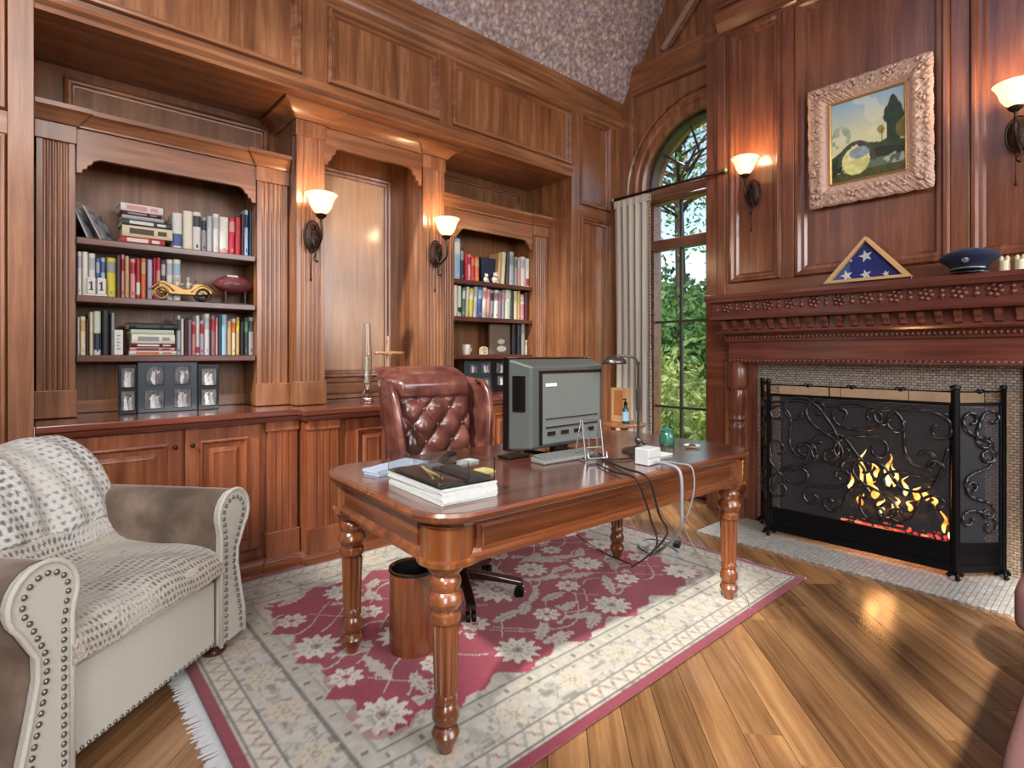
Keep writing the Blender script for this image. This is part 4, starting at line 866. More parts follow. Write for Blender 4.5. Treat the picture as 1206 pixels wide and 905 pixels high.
shelf_row([(91, 96.5, 297, 'white', 'lavender', 'thin white book'), (97, 104, 297, 'ivory', None, 'ivory book beside calendar'), (104.5, 112.5, 299, 'white', 'silver', 'white book behind calendar'), (113, 118, 305, 'blue', 'lavender', 'muted blue book'), (118.5, 124.5, 304, 'lightblue', 'blue', 'light blue book'),
  (126, 136.5, 304, 'yellow', 'grey', 'bright yellow book'), (137, 142.5, 301, 'brown', None, 'dark brown book'), (143, 147, 300, 'pink', 'red', 'pale pink book'), (147.3, 152.5, 302, 'tan', None, 'dull tan book'), (153.5, 160, 305, 'pink', 'red', 'rose-red book'), (160.3, 165.5, 305, 'red', 'white', 'red book with white foot', 0, (.1, .4)), (166, 172, 305, 'orange', 'tan', 'orange book'),
  (174, 180, 306, 'lavender', None, 'lavender book'), (180.5, 184, 304, 'red', None, 'thin red book'), (184.3, 189.5, 304, 'pink', 'crimson', 'pink book with red top', 0, (.7, 1.0)), (190, 195.5, 307, 'purple', 'silver', 'dark purple book'), (196.5, 204, 306, 'white', 'silver', 'white book behind model car'), (204.5, 213, 306, 'ivory', 'lightblue', 'pale striped book behind car')],
  Z2, 'second', 'left', 'upright books on the second shelf of the left bookcase')
shelf_row([(91, 94, 374, 'white', None, 'thin white book'), (94.5, 101, 373, 'cream', 'tan', 'cream book with tan marks'), (101.5, 105, 376, 'brown', None, 'thin brown book'), (105.5, 110, 368, 'cream', None, 'tall cream book'), (110.5, 119, 367, 'palegreen', 'navy', 'navy-labelled pale green book', 0, (.12, .5)), (120, 129, 366, 'black', None, 'black binder'),
  (131, 135.5, 369, 'grey', None, 'thin grey book')], Z3, 'third', 'left', 'upright books at the left of the third shelf')
shelf_row([(208.5, 213, 372, 'silver', 'darkgrey', 'silver book'), (213.3, 217, 376, 'white', None, 'thin white book'), (217.5, 221, 379, 'brown', None, 'low brown book'), (221.3, 226, 377, 'mauve', None, 'mauve book'), (226.3, 230.5, 379, 'pink', 'crimson', 'pink book with crimson label'), (231, 235.5, 372, 'white', 'crimson', 'white book with crimson band', 0, (.05, .2)), (235.8, 240.5, 378, 'lavender', 'red', 'lavender book with red band'),
  (241, 247, 370, 'white', 'silver', 'tallest white book'), (249, 254, 372, 'mauve', 'crimson', 'mauve book with crimson label'), (254.3, 257, 374, 'pink', None, 'thin pink book'), (257.3, 261, 373, 'teal', None, 'teal book'), (261.5, 267.5, 371, 'lightblue', None, 'sky blue book'), (268, 273, 378, 'tan', None, 'tan book'), (273.3, 278, 376, 'cream', 'orange', 'cream book'),
  (278.5, 282.5, 374, 'tan', 'yellow', 'olive tan book'), (283, 287.5, 379, 'black', None, 'low black book'), (288, 293, 375, 'darkgrey', 'green', 'dark grey book'), (293.3, 299.5, 374, 'grey', 'darkgrey', 'wide grey book')], Z3, 'third', 'left', 'upright books at the right of the third shelf')
# relabel the third shelf groups apart
for o in bpy.data.objects:
    if o.get('group') == 'upright books at the right of the third shelf': o['label'] = o['label'].replace('upright book from left, third shelf, left bookcase', 'upright right of the flat pile, third shelf, left bookcase')
    if o.get('group') == 'upright books at the left of the third shelf': o['label'] = o['label'].replace('upright book from left, third shelf, left bookcase', 'upright left of the flat pile, third shelf, left bookcase')
shelf_row([(536, 543, 281, 'lightblue', 'white', 'tallest pale blue book'), (543.5, 547.5, 292, 'navy', 'grey', 'narrow navy book'), (548, 551, 299, 'crimson', None, 'crimson book'), (551.3, 555, 300, 'pink', 'red', 'pink book'), (555.5, 560, 302, 'red', 'orange', 'red book'), (560.3, 565, 303, 'orange', 'tan', 'orange book'),
  (586, 590, 298, 'tan', None, 'tan leaning book', .07), (590.5, 595, 297, 'cream', None, 'cream leaning book', .07), (596.5, 600, 296, 'darkgrey', None, 'dark slate book', .04), (600.5, 606, 297, 'silver', 'grey', 'tall silver book'), (606.5, 610, 303, 'grey', 'green', 'grey book'), (610.3, 614, 304, 'pink', 'silver', 'faded pink book'), (614.3, 619.5, 303, 'white', 'silver', 'white book'), (620, 624.5, 305, 'white', 'red', 'white book with red foot', 0, (.05, .3))],
  Z1, 'top', 'right', 'upright books on the top shelf of the right bookcase')
shelf_row([(535.5, 539.5, 336, 'ivory', None, 'ivory book'), (540, 544, 337, 'white', 'black', 'white book with black mark', 0, (.15, .3)), (544.5, 548, 339, 'green', 'white', 'green book', .05), (548.5, 552, 338, 'cream', 'white', 'cream leaning book', .05), (552.3, 557, 340, 'yellow', 'cream', 'pale yellow leaning book', .05), (557.5, 562, 338, 'silver', None, 'silver leaning book', .06), (562.3, 567.5, 338, 'blue', 'lightblue', 'blue leaning book', .06), (568, 572.5, 339, 'ivory', 'pink', 'ivory leaning book', .05),
  (573, 577, 341, 'pink', None, 'pink book', .04), (577.3, 582, 342, 'grey', 'brown', 'grey book', .04), (582.3, 587, 342, 'white', 'mauve', 'white book', .04), (587.3, 591, 343, 'mauve', None, 'mauve book', .03), (591.3, 595, 342, 'grey', 'pink', 'mottled grey book', .03), (595.3, 601.5, 342, 'palegreen', 'white', 'pale green book', .03), (602, 606, 344, 'darkgrey', None, 'charcoal book'), (606.3, 610, 343, 'cream', None, 'cream book'), (610.3, 613.5, 343, 'tan', 'yellow', 'tan book'), (614, 618, 347, 'pink', 'white', 'low pink book'), (618.3, 622.5, 345, 'maroon', None, 'maroon book')],
  Z2, 'second', 'right', 'upright books on the second shelf of the right bookcase')
shelf_row([(604.5, 609.5, 380, 'black', None, 'wide black binder'), (609.8, 614, 380, 'black', 'darkgrey', 'narrow black binder'), (614.5, 618.5, 381, 'grey', None, 'slim grey book'), (619, 622, 401, 'cream', 'tan', 'short cream booklet')], Z3, 'third', 'right', 'upright books on the third shelf of the right bookcase')
# flat piles
def flat(label, a, b, z, h, c, dep=.17, c2=None, name='book', cat='book', group=None, y=YS-.005, rot=0):
    x0 = at_y(a, 300, y)[0]; x1 = at_y(b, 300, y)[0]; w = x1-x0; m = MB(); t = min(.003, h*.15)
    m.mi = 0; m.prism([(dep, 0), (dep, t), (.008, t), (.008, h-t), (dep, h-t), (dep, h), (.004, h), (0, h*.8), (-.002, h/2), (0, h*.2), (.004, 0)], -w/2, w/2, 'x')
    m.mi = 1; m.box(-w/2+.003, .008, t, w/2-.003, dep-.004, h-t)
    if c2: m.mi = 2; m.box(-w*.36, -.003, h*.25, w*.12, .004, h*.75); m.box(w*.2, -.003, h*.3, w*.38, .004, h*.7)
    o = m.build(name, [cm(c), PAGES]+([cm(c2)] if c2 else []), None, loc=((x0+x1)/2, y, z), local=True, rotz=rot, smooth=30)
    return tag(o, label, cat, group)
z = Z1+.001; g = 'flat books in the pile on the top shelf'
for lab, a, b, h, c, c2 in (('thin brick-red book at the bottom of the top-shelf pile', 142, 194, .040, 'red', 'ivory'), ('dark-jacketed thick book second from bottom, top-shelf pile', 144, 203, .060, 'cream', 'brown'), ('black and white book in the middle of the top-shelf pile', 144, 202, .034, 'darkgrey', 'white'), ('white slim book under the maroon one, top-shelf pile', 144, 193, .020, 'silver', None),
      ('dark maroon book second from the top, top-shelf pile', 144, 190, .022, 'maroon', 'mauve'), ('white box-like book on top of the top-shelf pile', 142, 192, .042, 'white', 'pink')):
    flat(lab, a, b, z, h, c, c2=c2, group=g, rot=random.uniform(-.03, .03)); z += h+.0005
z = Z3+.001; g = 'flat books in the pile on the third shelf'
for lab, a, b, h, c, c2 in (('white book at the very bottom of the third-shelf pile', 152, 208, .022, 'white', 'orange'), ('pink and white book second from bottom, third-shelf pile', 153, 206, .020, 'pink', 'darkred'), ('dark red book in the middle of the third-shelf pile', 154, 207, .022, 'darkred', 'white'), ('thick off-white book above the dark red one, third-shelf pile', 155, 206, .050, 'ivory', 'grey'),
      ('pale green book below the black case, third-shelf pile', 154, 205, .026, 'palegreen', None), ('black flat case on top of the third-shelf pile', 152, 209, .036, 'black', 'darkgrey')):
    flat(lab, a, b, z, h, c, c2=c2, group=g, rot=random.uniform(-.03, .03)); z += h+.0005
def boxthing(name, label, cat, a, b, ztop, zb, mats, y=YS, dep=.05, faces=None):
    x0 = at_y(a, 300, y)[0]; x1 = at_y(b, 300, y)[0]
    o = MB().box(x0, y, zb, x1, y+dep, ztop).build(name, mats, None, loc=((x0+x1)/2, y+dep/2, zb), bevel=.003); return tag(o, label, cat), x0, x1
# white card box with dark marks
o, x0, x1 = boxthing('card_box', 'small white card box with grey marks beside the third-shelf pile', 'box', 134.5, 145, at_y(140, 389, YS)[2], Z3+.001, cm('white'), YS-.03)
m = MB()
for k in range(5): m.box(x0+.012, YS-.0315, Z3+.03+k*.018, x1-.012-.006*(k % 2), YS-.0298, Z3+.038+k*.018)
m.build('print', cm('grey'), o)
# block calendar reading 11
y = 3.622; x0, x1 = at_y(101, 300, y)[0], at_y(126, 300, y)[0]; zt = at_y(113, 327, y)[2]
cal = thing('block_calendar', 'white block calendar showing 11 in front of books, second shelf', 'calendar', ((x0+x1)/2, y+.02, Z2+.001))
MB().box(x0, y, Z2+.001, x1, y+.035, Z2+.010).build('tray', cm('ivory'), cal, bevel=.001)
MB().box(x0, y+.03, Z2+.010, x1, y+.04, zt-.004).build('back_plate', cm('ivory'), cal)
for i in range(2):
    a = x0+.006+i*((x1-x0)/2-.002); b = a+(x1-x0)/2-.010
    k = MB().box(a, y-.001, Z2+.011, b, y+.029, zt).build('number_block', cm('white'), cal, bevel=.002); cx = (a+b)/2; zc = (Z2+.011+zt)/2
    MB().box(cx-.004, y-.0025, zc-.022, cx+.004, y-.0008, zc+.022).box(cx-.011, y-.0025, zc+.010, cx-.003, y-.0008, zc+.016).box(cx-.010, y-.0025, zc-.025, cx+.010, y-.0008, zc-.020).build('numeral', cm('black'), k)
# model vintage car
GOLD = plain('antique_gold', 'b08a52', .35, .5); DKM = plain('dark_metal', '2a2420', .4, .6)
xc = at_y(217, 300, 3.635)[0]; S_ = .165; cz = Z2+.001
car = thing('model_car', 'gold model of a vintage open car with two white figures, second shelf', 'model car', (xc, 3.635, cz))
def c_(x, z): return (xc+x*S_, cz+z*S_)
m = MB(); body = [c_(-.75, .32), (c_(-.80, .42)), c_(-.78, .62), c_(-.66, .66), c_(-.30, .52), c_(-.02, .40), c_(.18, .42), c_(.30, .60), c_(.52, .62), c_(.80, .46), c_(.86, .28), c_(.4, .20), c_(-.4, .20)]
m.prism(body, 3.605, 3.665, 'y').build('body', GOLD, car, bevel=.004)
for sx in (-.72, .55):
    for yy in (3.597, 3.667):
        w = MB(); R_ = .23*S_; cxx, czz = c_(sx, .23)
        w.tube([(cxx+R_*.85*math.cos(2*PI*k/20), yy, czz+R_*.85*math.sin(2*PI*k/20)) for k in range(21)], R_*.16, 6)
        for k in range(8): w.tube([(cxx, yy, czz), (cxx+R_*.8*math.cos(PI*k/4), yy, czz+R_*.8*math.sin(PI*k/4))], .0012, 4)
        w.ball((cxx, yy, czz), R_*.2, 8, 5).build('wheel', DKM if sx > 0 else GOLD, car, smooth=True)
m = MB()
for sx in (-.70, .55):
    m.tube([(c_(sx-.36+.72*k/8, .30+.26*math.sin(PI*k/8))[0], 3.598, c_(0, .30+.26*math.sin(PI*k/8))[1]) for k in range(9)], .004, 6)
m.build('fender', GOLD, car, smooth=True)
FIG = plain('white_porcelain', 'cfcabd', .3, coat=.3)
for sx, nm in ((-.22, .0), (.12, .02)):
    f_ = MB(); cxx, czz = c_(sx, .42); f_.lathe([(.004, czz), (.012, czz+.005), (.011, czz+.022), (.014, czz+.034), (.006, czz+.042), (.005, czz+.046)], cxx, 3.635, 12); f_.ball((cxx, 3.635, czz+.054), (.009, .009, .011), 10, 7).lathe([(.013, czz+.060), (.008, czz+.062), (.008, czz+.068), (.003, czz+.069)], cxx, 3.635, 12); f_.tube([(cxx+.010, 3.63, czz+.032), (cxx+.022, 3.628, czz+.02), (cxx+.03, 3.63, czz+.03)], .004, 6); f_.build('figure', FIG, car, smooth=True)
m = MB(); cxx, czz = c_(.30, .55); m.tube([(cxx, 3.612, czz), (cxx+.01, 3.612, czz+.03), (cxx+.01, 3.658, czz+.03), (cxx, 3.658, czz)], .0015, 5).build('windscreen', DKM, car)
# football on a stand
xa, xb_ = at_y(250, 330, 3.68)[0], at_y(299.5, 330, 3.68)[0]; xc = (xa+xb_)/2; zc = at_y(275, 336, 3.68)[2]; R_ = .060
ball_ = thing('football', 'dark red leather american football on the right of the second shelf', 'ball', (xc, 3.68, zc-R_))
def fbp(u, v): t = -1+2*v; r = R_*max(0.02, (1-abs(t)**2.1))**.78; a = 2*PI*u; return (xc+(xb_-xa)/2*t, 3.68+r*math.cos(a), zc+r*math.sin(a))
MB().grid(fbp, 28, 25, cu=True).build('skin', plain('football_leather', '5e1d20', .4, coat=.3, bump=.5, bscale=500), ball_, smooth=True)
m = MB(); m.tube([(xc-.045+.0075*k, 3.68-R_*.55, zc+R_*.84) for k in range(9)], .0026, 6)
for k in range(8): m.tube([(xc-.04+.0075*k, 3.68-R_*.72, zc+R_*.73), (xc-.04+.0075*k, 3.68-R_*.5, zc+R_*.88), (xc-.04+.0075*k, 3.68-R_*.3, zc+R_*.97)], .0018, 5)
m.build('laces', cm('white'), ball_)
st = thing('ball_stand', 'small clear and dark stand under the football', 'stand', (xc, 3.68, Z2+.001)); zb = zc-R_
for dx in (-.055, .055): MB().prism([(3.64, Z2+.001), (3.72, Z2+.001), (3.72, zb+.016), (3.70, zb+.0125), (3.68, zb+.0095), (3.66, zb+.0125), (3.64, zb+.016)], xc+dx-.004, xc+dx+.004, 'x').build('cradle', DKM, st)
MB().box(xc-.07, 3.65, Z2+.001, xc+.07, 3.71, Z2+.006).build('foot_plate', cm('darkgrey'), st)
# ---- photographs: design grids of grey tones
PH = vc_mat('photo_print', .25, 0, 10, coat=.5)
def photo(par, x0, x1, y, z0, z1, seed, ell=False, warm=0, ny=26):
    nx = 20; m = MB()
    if ell: m.grid(lambda u, v: ((x0+x1)/2+(x1-x0)/2*(2*u-1)*math.sqrt(max(0, 1-(2*v-1)**2)), y, (z0+z1)/2+(z1-z0)/2*(2*v-1)), nx, ny)
    else: m.grid(lambda u, v: (x0+(x1-x0)*u, y, z0+(z1-z0)*v), nx, ny)
    o = m.build('photograph', PH, par); u, v = np.meshgrid(np.linspace(-1, 1, nx), np.linspace(0, 1, ny)); u = u.ravel(); v = v.ravel(); r = np.random.RandomState(seed)
    g = .06+.10*vnoise(u+3, v+3, 3, seed); a = r.uniform(-.35, .0); b = a+r.uniform(.45, .7)
    for cx, tone, hd in ((a, .62, .78+r.uniform(-.08, .06)), (b, .12+.4*r.rand(), .72+r.uniform(-.08, .06))):
        bodyw = .30*(1-v/hd*.35); g = np.where((np.abs(u-cx-.1*np.sin(4*v+seed)) < bodyw) & (v < hd-.10), tone*(.7+.5*vnoise(u+9, v, 6, seed)), g); g = np.where(np.hypot(u-cx, (v-hd)*1.5) < .19, .5, g); g = np.where(np.hypot(u-cx, (v-hd-.07)*1.7) < .13, .04, g)
    set_design(o, np.stack([g*(1+.1*warm), g, g*(1-.15*warm)], 1)); return o
def framebox(label, a, b, pyt, pyb, y, mat, pics, name='picture_frame', d=.022, lean=0):
    x0, x1 = at_y(a, 300, y)[0], at_y(b, 300, y)[0]; zt = at_y((a+b)/2, pyt, y)[2]; zb = Z0+.001 if pyb is None else pyb
    t = thing(name, label, 'picture frame', ((x0+x1)/2, y, zb))
    MB().box(x0, y, zb, x1, y+d, zt).build('frame', mat, t, bevel=.003)
    for i, (u0, u1, v0, v1, el) in enumerate(pics):
        X0, X1, ZA, ZB = x0+(x1-x0)*u0, x0+(x1-x0)*u1, zb+(zt-zb)*v0, zb+(zt-zb)*v1
        MB().frame(TY(y), X0-.004, ZA-.004, X1+.004, ZB+.004, [(0, 0), (0, .003), (.003, .004), (.004, .001)]).build('mat_edge', mat, t)
        photo(t, X0, X1, y-.0012, ZA, ZB, int(a)*3+i, el)
    return t
FB = plain('black_frame', '0c0d0f', .3, coat=.4); FG = plain('slate_frame', '39424a', .3, coat=.4)
framebox('black upright double photo frame left of the slate one on the left worktop', 139.5, 161, 430, None, 3.60, FB, [(.16, .88, .08, .46, 0), (.16, .88, .55, .93, 0)])
framebox('wide slate frame with four black-and-white photos on the left worktop', 162, 232.5, 427, None, 3.62, FG, [(.12, .42, .08, .44, 0), (.60, .88, .08, .44, 0), (.14, .42, .55, .92, 1), (.60, .86, .55, .92, 1)])
framebox('black upright double photo frame right of the slate one on the left worktop', 233.5, 258, 429, None, 3.60, FB, [(.16, .86, .10, .44, 0), (.16, .86, .54, .90, 0)])
framebox('blue-grey multi-photo frame on the right worktop behind the office chair', 547, 579.5, 425, None, 3.70, FG, [(.2, .46, .62, .88, 0), (.62, .92, .62, .90, 0), (.2, .46, .15, .45, 0), (.62, .92, .15, .45, 0)])
framebox('black double photo frame on the right worktop beside the monitor', 580.5, 601, 425, None, 3.68, FB, [(.2, .82, .60, .92, 0), (.25, .80, .20, .50, 0)])
# leaning silver frame on top shelf
xs = at_y(91, 300, 3.66)[0]; t = thing('silver_frame', 'silver photo frame leaning at the left end of the top shelf', 'picture frame', (xs+.10, 3.70, Z1+.001), 0)
def quadbox(m, P, dy):      # slanted plate
    m.add([(x, y, z) for x, y, z in P]+[(x+dy[0], y+dy[1], z+dy[2]) for x, y, z in P], [(0, 1, 2, 3), (7, 6, 5, 4)]+[(i, 4+i, 4+(i+1) % 4, (i+1) % 4) for i in range(4)]); return m
for k, (dx, nm) in enumerate(((0, 0), (.055, 0))):
    A = Vector((xs+.045+dx, 3.64, Z1+.002)); B = Vector((xs+.13+dx, 3.80, Z1+.002)); up = Vector((-.075, 0, .20-.03*k))
    f_ = quadbox(MB(), [A, B, B+up, A+up], (-.007, .004, 0)).build('frame' if k == 0 else 'rear_frame', plain('bright_silver', 'b4b6ba', .35, .3), t, bevel=.002)
    n_ = Vector((.0012, -.0008, 0)); a_ = A.lerp(B, .12)+up*.1+n_; b_3 = A.lerp(B, .88)+up*.1+n_
    g_ = MB().grid(lambda u, v: tuple(a_.lerp(b_3, u)+up*.8*v), 20, 26).build('photograph', PH, t); r_ = vnoise(*np.meshgrid(np.linspace(0, 1, 20), np.linspace(0, 1, 26)), 5, 3+k).ravel(); set_design(g_, np.stack([r_*.5+.02]*3, 1)*np.array([.9, 1, 1.1]))
# right bookcase top shelf: dark box with two white figurines
y = 3.64; x0, x1 = at_y(567, 300, 3.70)[0], at_y(585, 300, 3.70)[0]
o = MB().box(x0, 3.70, Z1+.001, x1, 3.80, at_y(575, 304, 3.70)[2]).build('keepsake_box', cm('navy'), None, loc=((x0+x1)/2, 3.75, Z1+.001), bevel=.003); tag(o, 'dark navy keepsake box behind white figurines, right bookcase top shelf', 'box')
for a, sc, lab in ((572.5, .8, 'small white animal figurine on left, right bookcase top shelf'), (583, 1.0, 'larger white animal figurine on right, right bookcase top shelf')):
    xc = at_y(a, 300, y)[0]; k = .06*sc; t = thing('animal_figurine', lab, 'figurine', (xc, y, Z1+.001), group='white figurines on the right bookcase')
    b_ = MB(); b_.ball((xc, y, Z1+k*.5), (k*.55, k*.4, k*.5), 14, 9).ball((xc-k*.3, y-k*.2, Z1+k*.12), (k*.28, k*.2, k*.12), 8, 5).ball((xc+k*.3, y-k*.2, Z1+k*.12), (k*.28, k*.2, k*.12), 8, 5); b_.build('body', FIG, t, smooth=True)
    h_ = MB(); h_.ball((xc-k*.1, y-k*.25, Z1+k*1.15), (k*.36, k*.33, k*.32), 12, 8).ball((xc-k*.35, y-k*.2, Z1+k*1.42), (k*.1, k*.08, k*.14), 6, 5).ball((xc+k*.12, y-k*.2, Z1+k*1.45), (k*.1, k*.08, k*.14), 6, 5).ball((xc-k*.12, y-k*.55, Z1+k*1.05), (k*.14, k*.12, k*.1), 6, 5); h_.build('head', FIG, t, smooth=True)
xc = at_y(615, 300, 3.70)[0]; zt = at_y(615, 308, 3.70)[2]
# cup, cream figure, plaque on third shelf
xc = at_y(549, 400, 3.66)[0]; r_ = .5*(at_y(554, 400, 3.66)[0]-at_y(544, 400, 3.66)[0])*.9; t = thing('white_mug', 'tall white mug on the third shelf of the right bookcase', 'mug', (xc, 3.66, Z3+.001))
MB().lathe([(r_*.8, Z3+.001), (r_*.9, Z3+.01), (r_, Z3+.085), (r_*.93, Z3+.085), (r_*.82, Z3+.015), (.001, Z3+.012)], xc, 3.66, 24, caps=False).build('body', FIG, t, smooth=35)
MB().tube([(xc+r_*.95+.02*math.sin(PI*k/8), 3.66, Z3+.02+.05*k/8) for k in range(9)], .004).build('handle', FIG, t, smooth=True)
xc = at_y(570, 400, 3.655)[0]; t = thing('ceramic_arch', 'small cream arched ceramic ornament with dark spots, right bookcase third shelf', 'ornament', (xc, 3.655, Z3+.001))
P = [(xc-.038, Z3+.001), (xc-.038, Z3+.045)]+[(xc+.038*math.cos(a), Z3+.045+.025*math.sin(a)) for a in [PI-k*PI/8 for k in range(9)]]+[(xc+.038, Z3+.001)]
MB().prism(P, 3.645, 3.675, 'y').build('body', cm('cream'), t, bevel=.003)
m = MB()
for dx, dz in ((-.015, .04), (.014, .045), (0, .018), (-.005, .058)): m.ball((xc+dx, 3.645, Z3+dz), (.006, .002, .007), 7, 5)
m.build('spots', cm('brown'), t)
x0, x1 = at_y(577, 300, 3.70)[0], at_y(603.5, 300, 3.70)[0]; zt = at_y(590, 382, 3.70)[2]
t = thing('display_plaque', 'mottled brown plaque with a pale oval, right bookcase third shelf', 'plaque', ((x0+x1)/2, 3.70, Z3+.001))
MB().box(x0, 3.70, Z3+.001, x1, 3.725, zt).build('board', plain('mottled_brown', '6d5a4e', .5, bump=.5, bscale=35), t, bevel=.004)
MB().prism([((x0+x1)/2+.055*math.cos(2*PI*k/24), Z3+.052+.026*math.sin(2*PI*k/24)) for k in range(24)], 3.695, 3.70, 'y').build('oval', cm('ivory'), t, bevel=.001)
MB().prism([((x0+x1)/2-.005+.042*math.cos(2*PI*k/9)*(1+.2*math.sin(3*k)), Z3+.115+.024*math.sin(2*PI*k/9)) for k in range(9)], 3.694, 3.70, 'y').build('relief', cm('palegreen'), t, bevel=.002)
# crystal candlestick and wooden cross in the alcove
yc = 3.40; xc = at_y(432, 474, yc)[0]; ZT = at_y(432, 381, yc)[2]
GLS = plain('clear_crystal', 'f2f2f2', .03, trans=1, ior=1.45)
t = thing('crystal_candlestick', 'clear crystal candlestick with white candle left of the wooden cross', 'candlestick', (xc, yc, Z0+.001))
H = ZT-Z0
MB().lathe([(.045, Z0+.001), (.047, Z0+.008), (.03, Z0+.02), (.018, Z0+.05), (.028, Z0+.065), (.012, Z0+.09), (.02, Z0+.11), (.028, Z0+.13), (.028, Z0+.136)], xc, yc, 20).build('stem', GLS, t, smooth=40)
MB().lathe([(.014, Z0+.137), (.014, Z0+.30), (.004, Z0+.305)], xc, yc, 16).build('candle', cm('ivory'), t, smooth=35)
MB().lathe([(.030, Z0+.137), (.034, Z0+.15), (.034, Z0+.34), (.03, Z0+.38), (.024, ZT), (.021, ZT), (.027, Z0+.38), (.031, Z0+.34), (.031, Z0+.15), (.028, Z0+.139)], xc, yc, 20, caps=False).build('hurricane_shade', GLS, t, smooth=40)
yc = 3.36; xc = at_y(457, 470, yc)[0]; ZT = at_y(457, 396, yc)[2]
CW = wood('cross_wood', '8a5638', 'b57f58', 'd0a07a', 'z', .4, .3, sc=2)
t = thing('wooden_cross', 'rustic light wooden cross standing in the alcove beside the office chair', 'cross', (xc, yc, Z0+.001))
n = 12; MB().tube([(xc+.004*math.sin(k*1.3), yc+.002*math.cos(k), Z0+.03+(ZT-Z0-.03)*k/n) for k in range(n+1)], .013, 8, [1.25-.5*k/n+.1*math.sin(k*2.1) for k in range(n+1)]).build('upright', CW, t, smooth=True)
zb = at_y(457, 416, yc)[2]; xa, xb_ = at_y(441, 416, yc)[0], at_y(474, 416, yc)[0]
MB().tube([(xa+(xb_-xa)*k/6, yc-.012, zb+.002*math.sin(k*2)) for k in range(7)], .011, 8).build('crossbar', CW, t, smooth=True)
MB().tube([(xc-.012, yc-.02, zb+.012), (xc+.014, yc-.025, zb-.012)], .004).tube([(xc+.012, yc-.02, zb+.012), (xc-.014, yc-.025, zb-.012)], .004).build('binding', cm('tan'), t)
MB().lathe([(.036, Z0+.001), (.038, Z0+.01), (.03, Z0+.022), (.018, Z0+.04)], xc, yc, 14).build('base', CW, t, smooth=40)
# ================================================================ WALL SCONCES
SH = bpy.data.materials.new('alabaster_glass'); SH.use_nodes = True; b_ = SH.node_tree.nodes['Principled BSDF']; b_.inputs['Base Color'].default_value = lin('f2dcc0'); b_.inputs['Roughness'].default_value = .35; b_.inputs['Transmission Weight'].default_value = .35
b_.inputs['Emission Color'].default_value = lin((1, .70, .40)); b_.inputs['Emission Strength'].default_value = .55
BULB = plain('lit_bulb', 'ffffff', .5, emit=(1, .82, .6), estr=4)
def sconce(label, base, n, arm=.13, watts=3.5):
    """base: point on the wall at the back plate centre; n: outward unit normal"""
    nx, ny = n; tx, ty = -ny, nx
    r = thing('wall_sconce', label, 'wall lamp', base, group='wall sconces with alabaster shades')
    def P(o, s_, z): return (base[0]+nx*o+tx*s_, base[1]+ny*o+ty*s_, base[2]+z)
    m = MB()
    ell = lambda k, o, f=1: P(o, 0.048*f*math.cos(2*PI*k/24), .088*f*math.sin(2*PI*k/24))
    vs_ = [ell(k, .0) for k in range(24)]+[ell(k, .008) for k in range(24)]+[ell(k, .016, .72) for k in range(24)]+[ell(k, .022, .35) for k in range(24)]
    m.add(vs_, [(j*24+k, j*24+(k+1) % 24, (j+1)*24+(k+1) % 24, (j+1)*24+k) for j in range(3) for k in range(24)]+[tuple(range(23, -1, -1)), tuple(range(72, 96))])
    m.build('back_plate', BRONZE, r, smooth=35)
    m = MB(); m.tube([ell(k, .010, 1.12) for k in range(25)], .006, 6); m.build('plate_rim', BRONZE, r, smooth=True)
    m = MB()
    A = [P(.02, 0, -.02), P(.05, 0, -.07), P(.09, 0, -.075), P(arm, 0, -.04), P(arm+.012, 0, .01), P(arm, 0, .06), P(arm, 0, .095)]
    def spl(Q, n_=6):
        out = []; Q = [Vector(q) for q in Q]
        for i in range(len(Q)-1):
            p0, p1, p2, p3 = Q[max(0, i-1)], Q[i], Q[i+1], Q[min(len(Q)-1, i+2)]
            for k in range(n_): t_ = k/n_; out.append(.5*((2*p1)+(p2-p0)*t_+(2*p0-5*p1+4*p2-p3)*t_*t_+(3*p1-p0-3*p2+p3)*t_**3))
        return out+[Q[-1]]
    m.tube(spl(A), .0075, 7)
    m.tube(spl([P(.03, 0, .04), P(.07, 0, .06), P(.09, 0, .03), P(.07, 0, .005), P(.055, 0, .025)]), .005, 6)
    m.build('scroll_arm', BRONZE, r, smooth=True)
    m = MB(); m.tube(spl([P(.03, 0, -.06), P(.03, .012, -.11), P(.045, -.006, -.15), P(.06, .01, -.165)]), .005, 6).ball(P(.062, .01, -.165), .009, 8, 5)
    m.tube([P(.02, -.01, -.08), P(.012, -.012, -.2), P(.012, -.012, -.265)], .003, 6).ball(P(.012, -.012, -.275), (.008, .008, .012), 8, 6); m.build('drop_finial', BRONZE, r, smooth=True)
    c = P(arm, 0, 0)
    cu = MB().lathe([(.012, base[2]+.085), (.03, base[2]+.10), (.034, base[2]+.112), (.02, base[2]+.118)], c[0], c[1], 20).build('cup', BRONZE, r, smooth=35)
    z0 = base[2]+.118
    pr = [(.022, z0), (.045, z0+.012), (.062, z0+.04), (.072, z0+.075), (.088, z0+.108), (.097, z0+.118)]
    sh = MB().lathe(pr+[(a-.004, b+.001) for a, b in pr[::-1]], c[0], c[1], 32, caps=False).build('glass_shade', SH, r, smooth=50)
    MB().ball((c[0], c[1], z0+.055), (.022, .022, .032), 12, 8).build('bulb', BULB, sh, smooth=True)
    d = bpy.data.lights.new('sconce_light', 'POINT'); d.energy = watts; d.color = (1, .68, .38); d.shadow_soft_size = .04
    o = bpy.data.objects.new('sconce_light', d); C.objects.link(o); o.location = (c[0], c[1], z0+.16); 
    return r
sconce('wall sconce with glowing glass shade on the alcove pilaster left of the panel', (1.336, 3.463, 2.00), (0, -1), .15)
sconce('wall sconce with glowing glass shade on the alcove pilaster right of the panel', (2.268, 3.463, 2.00), (0, -1), .15)
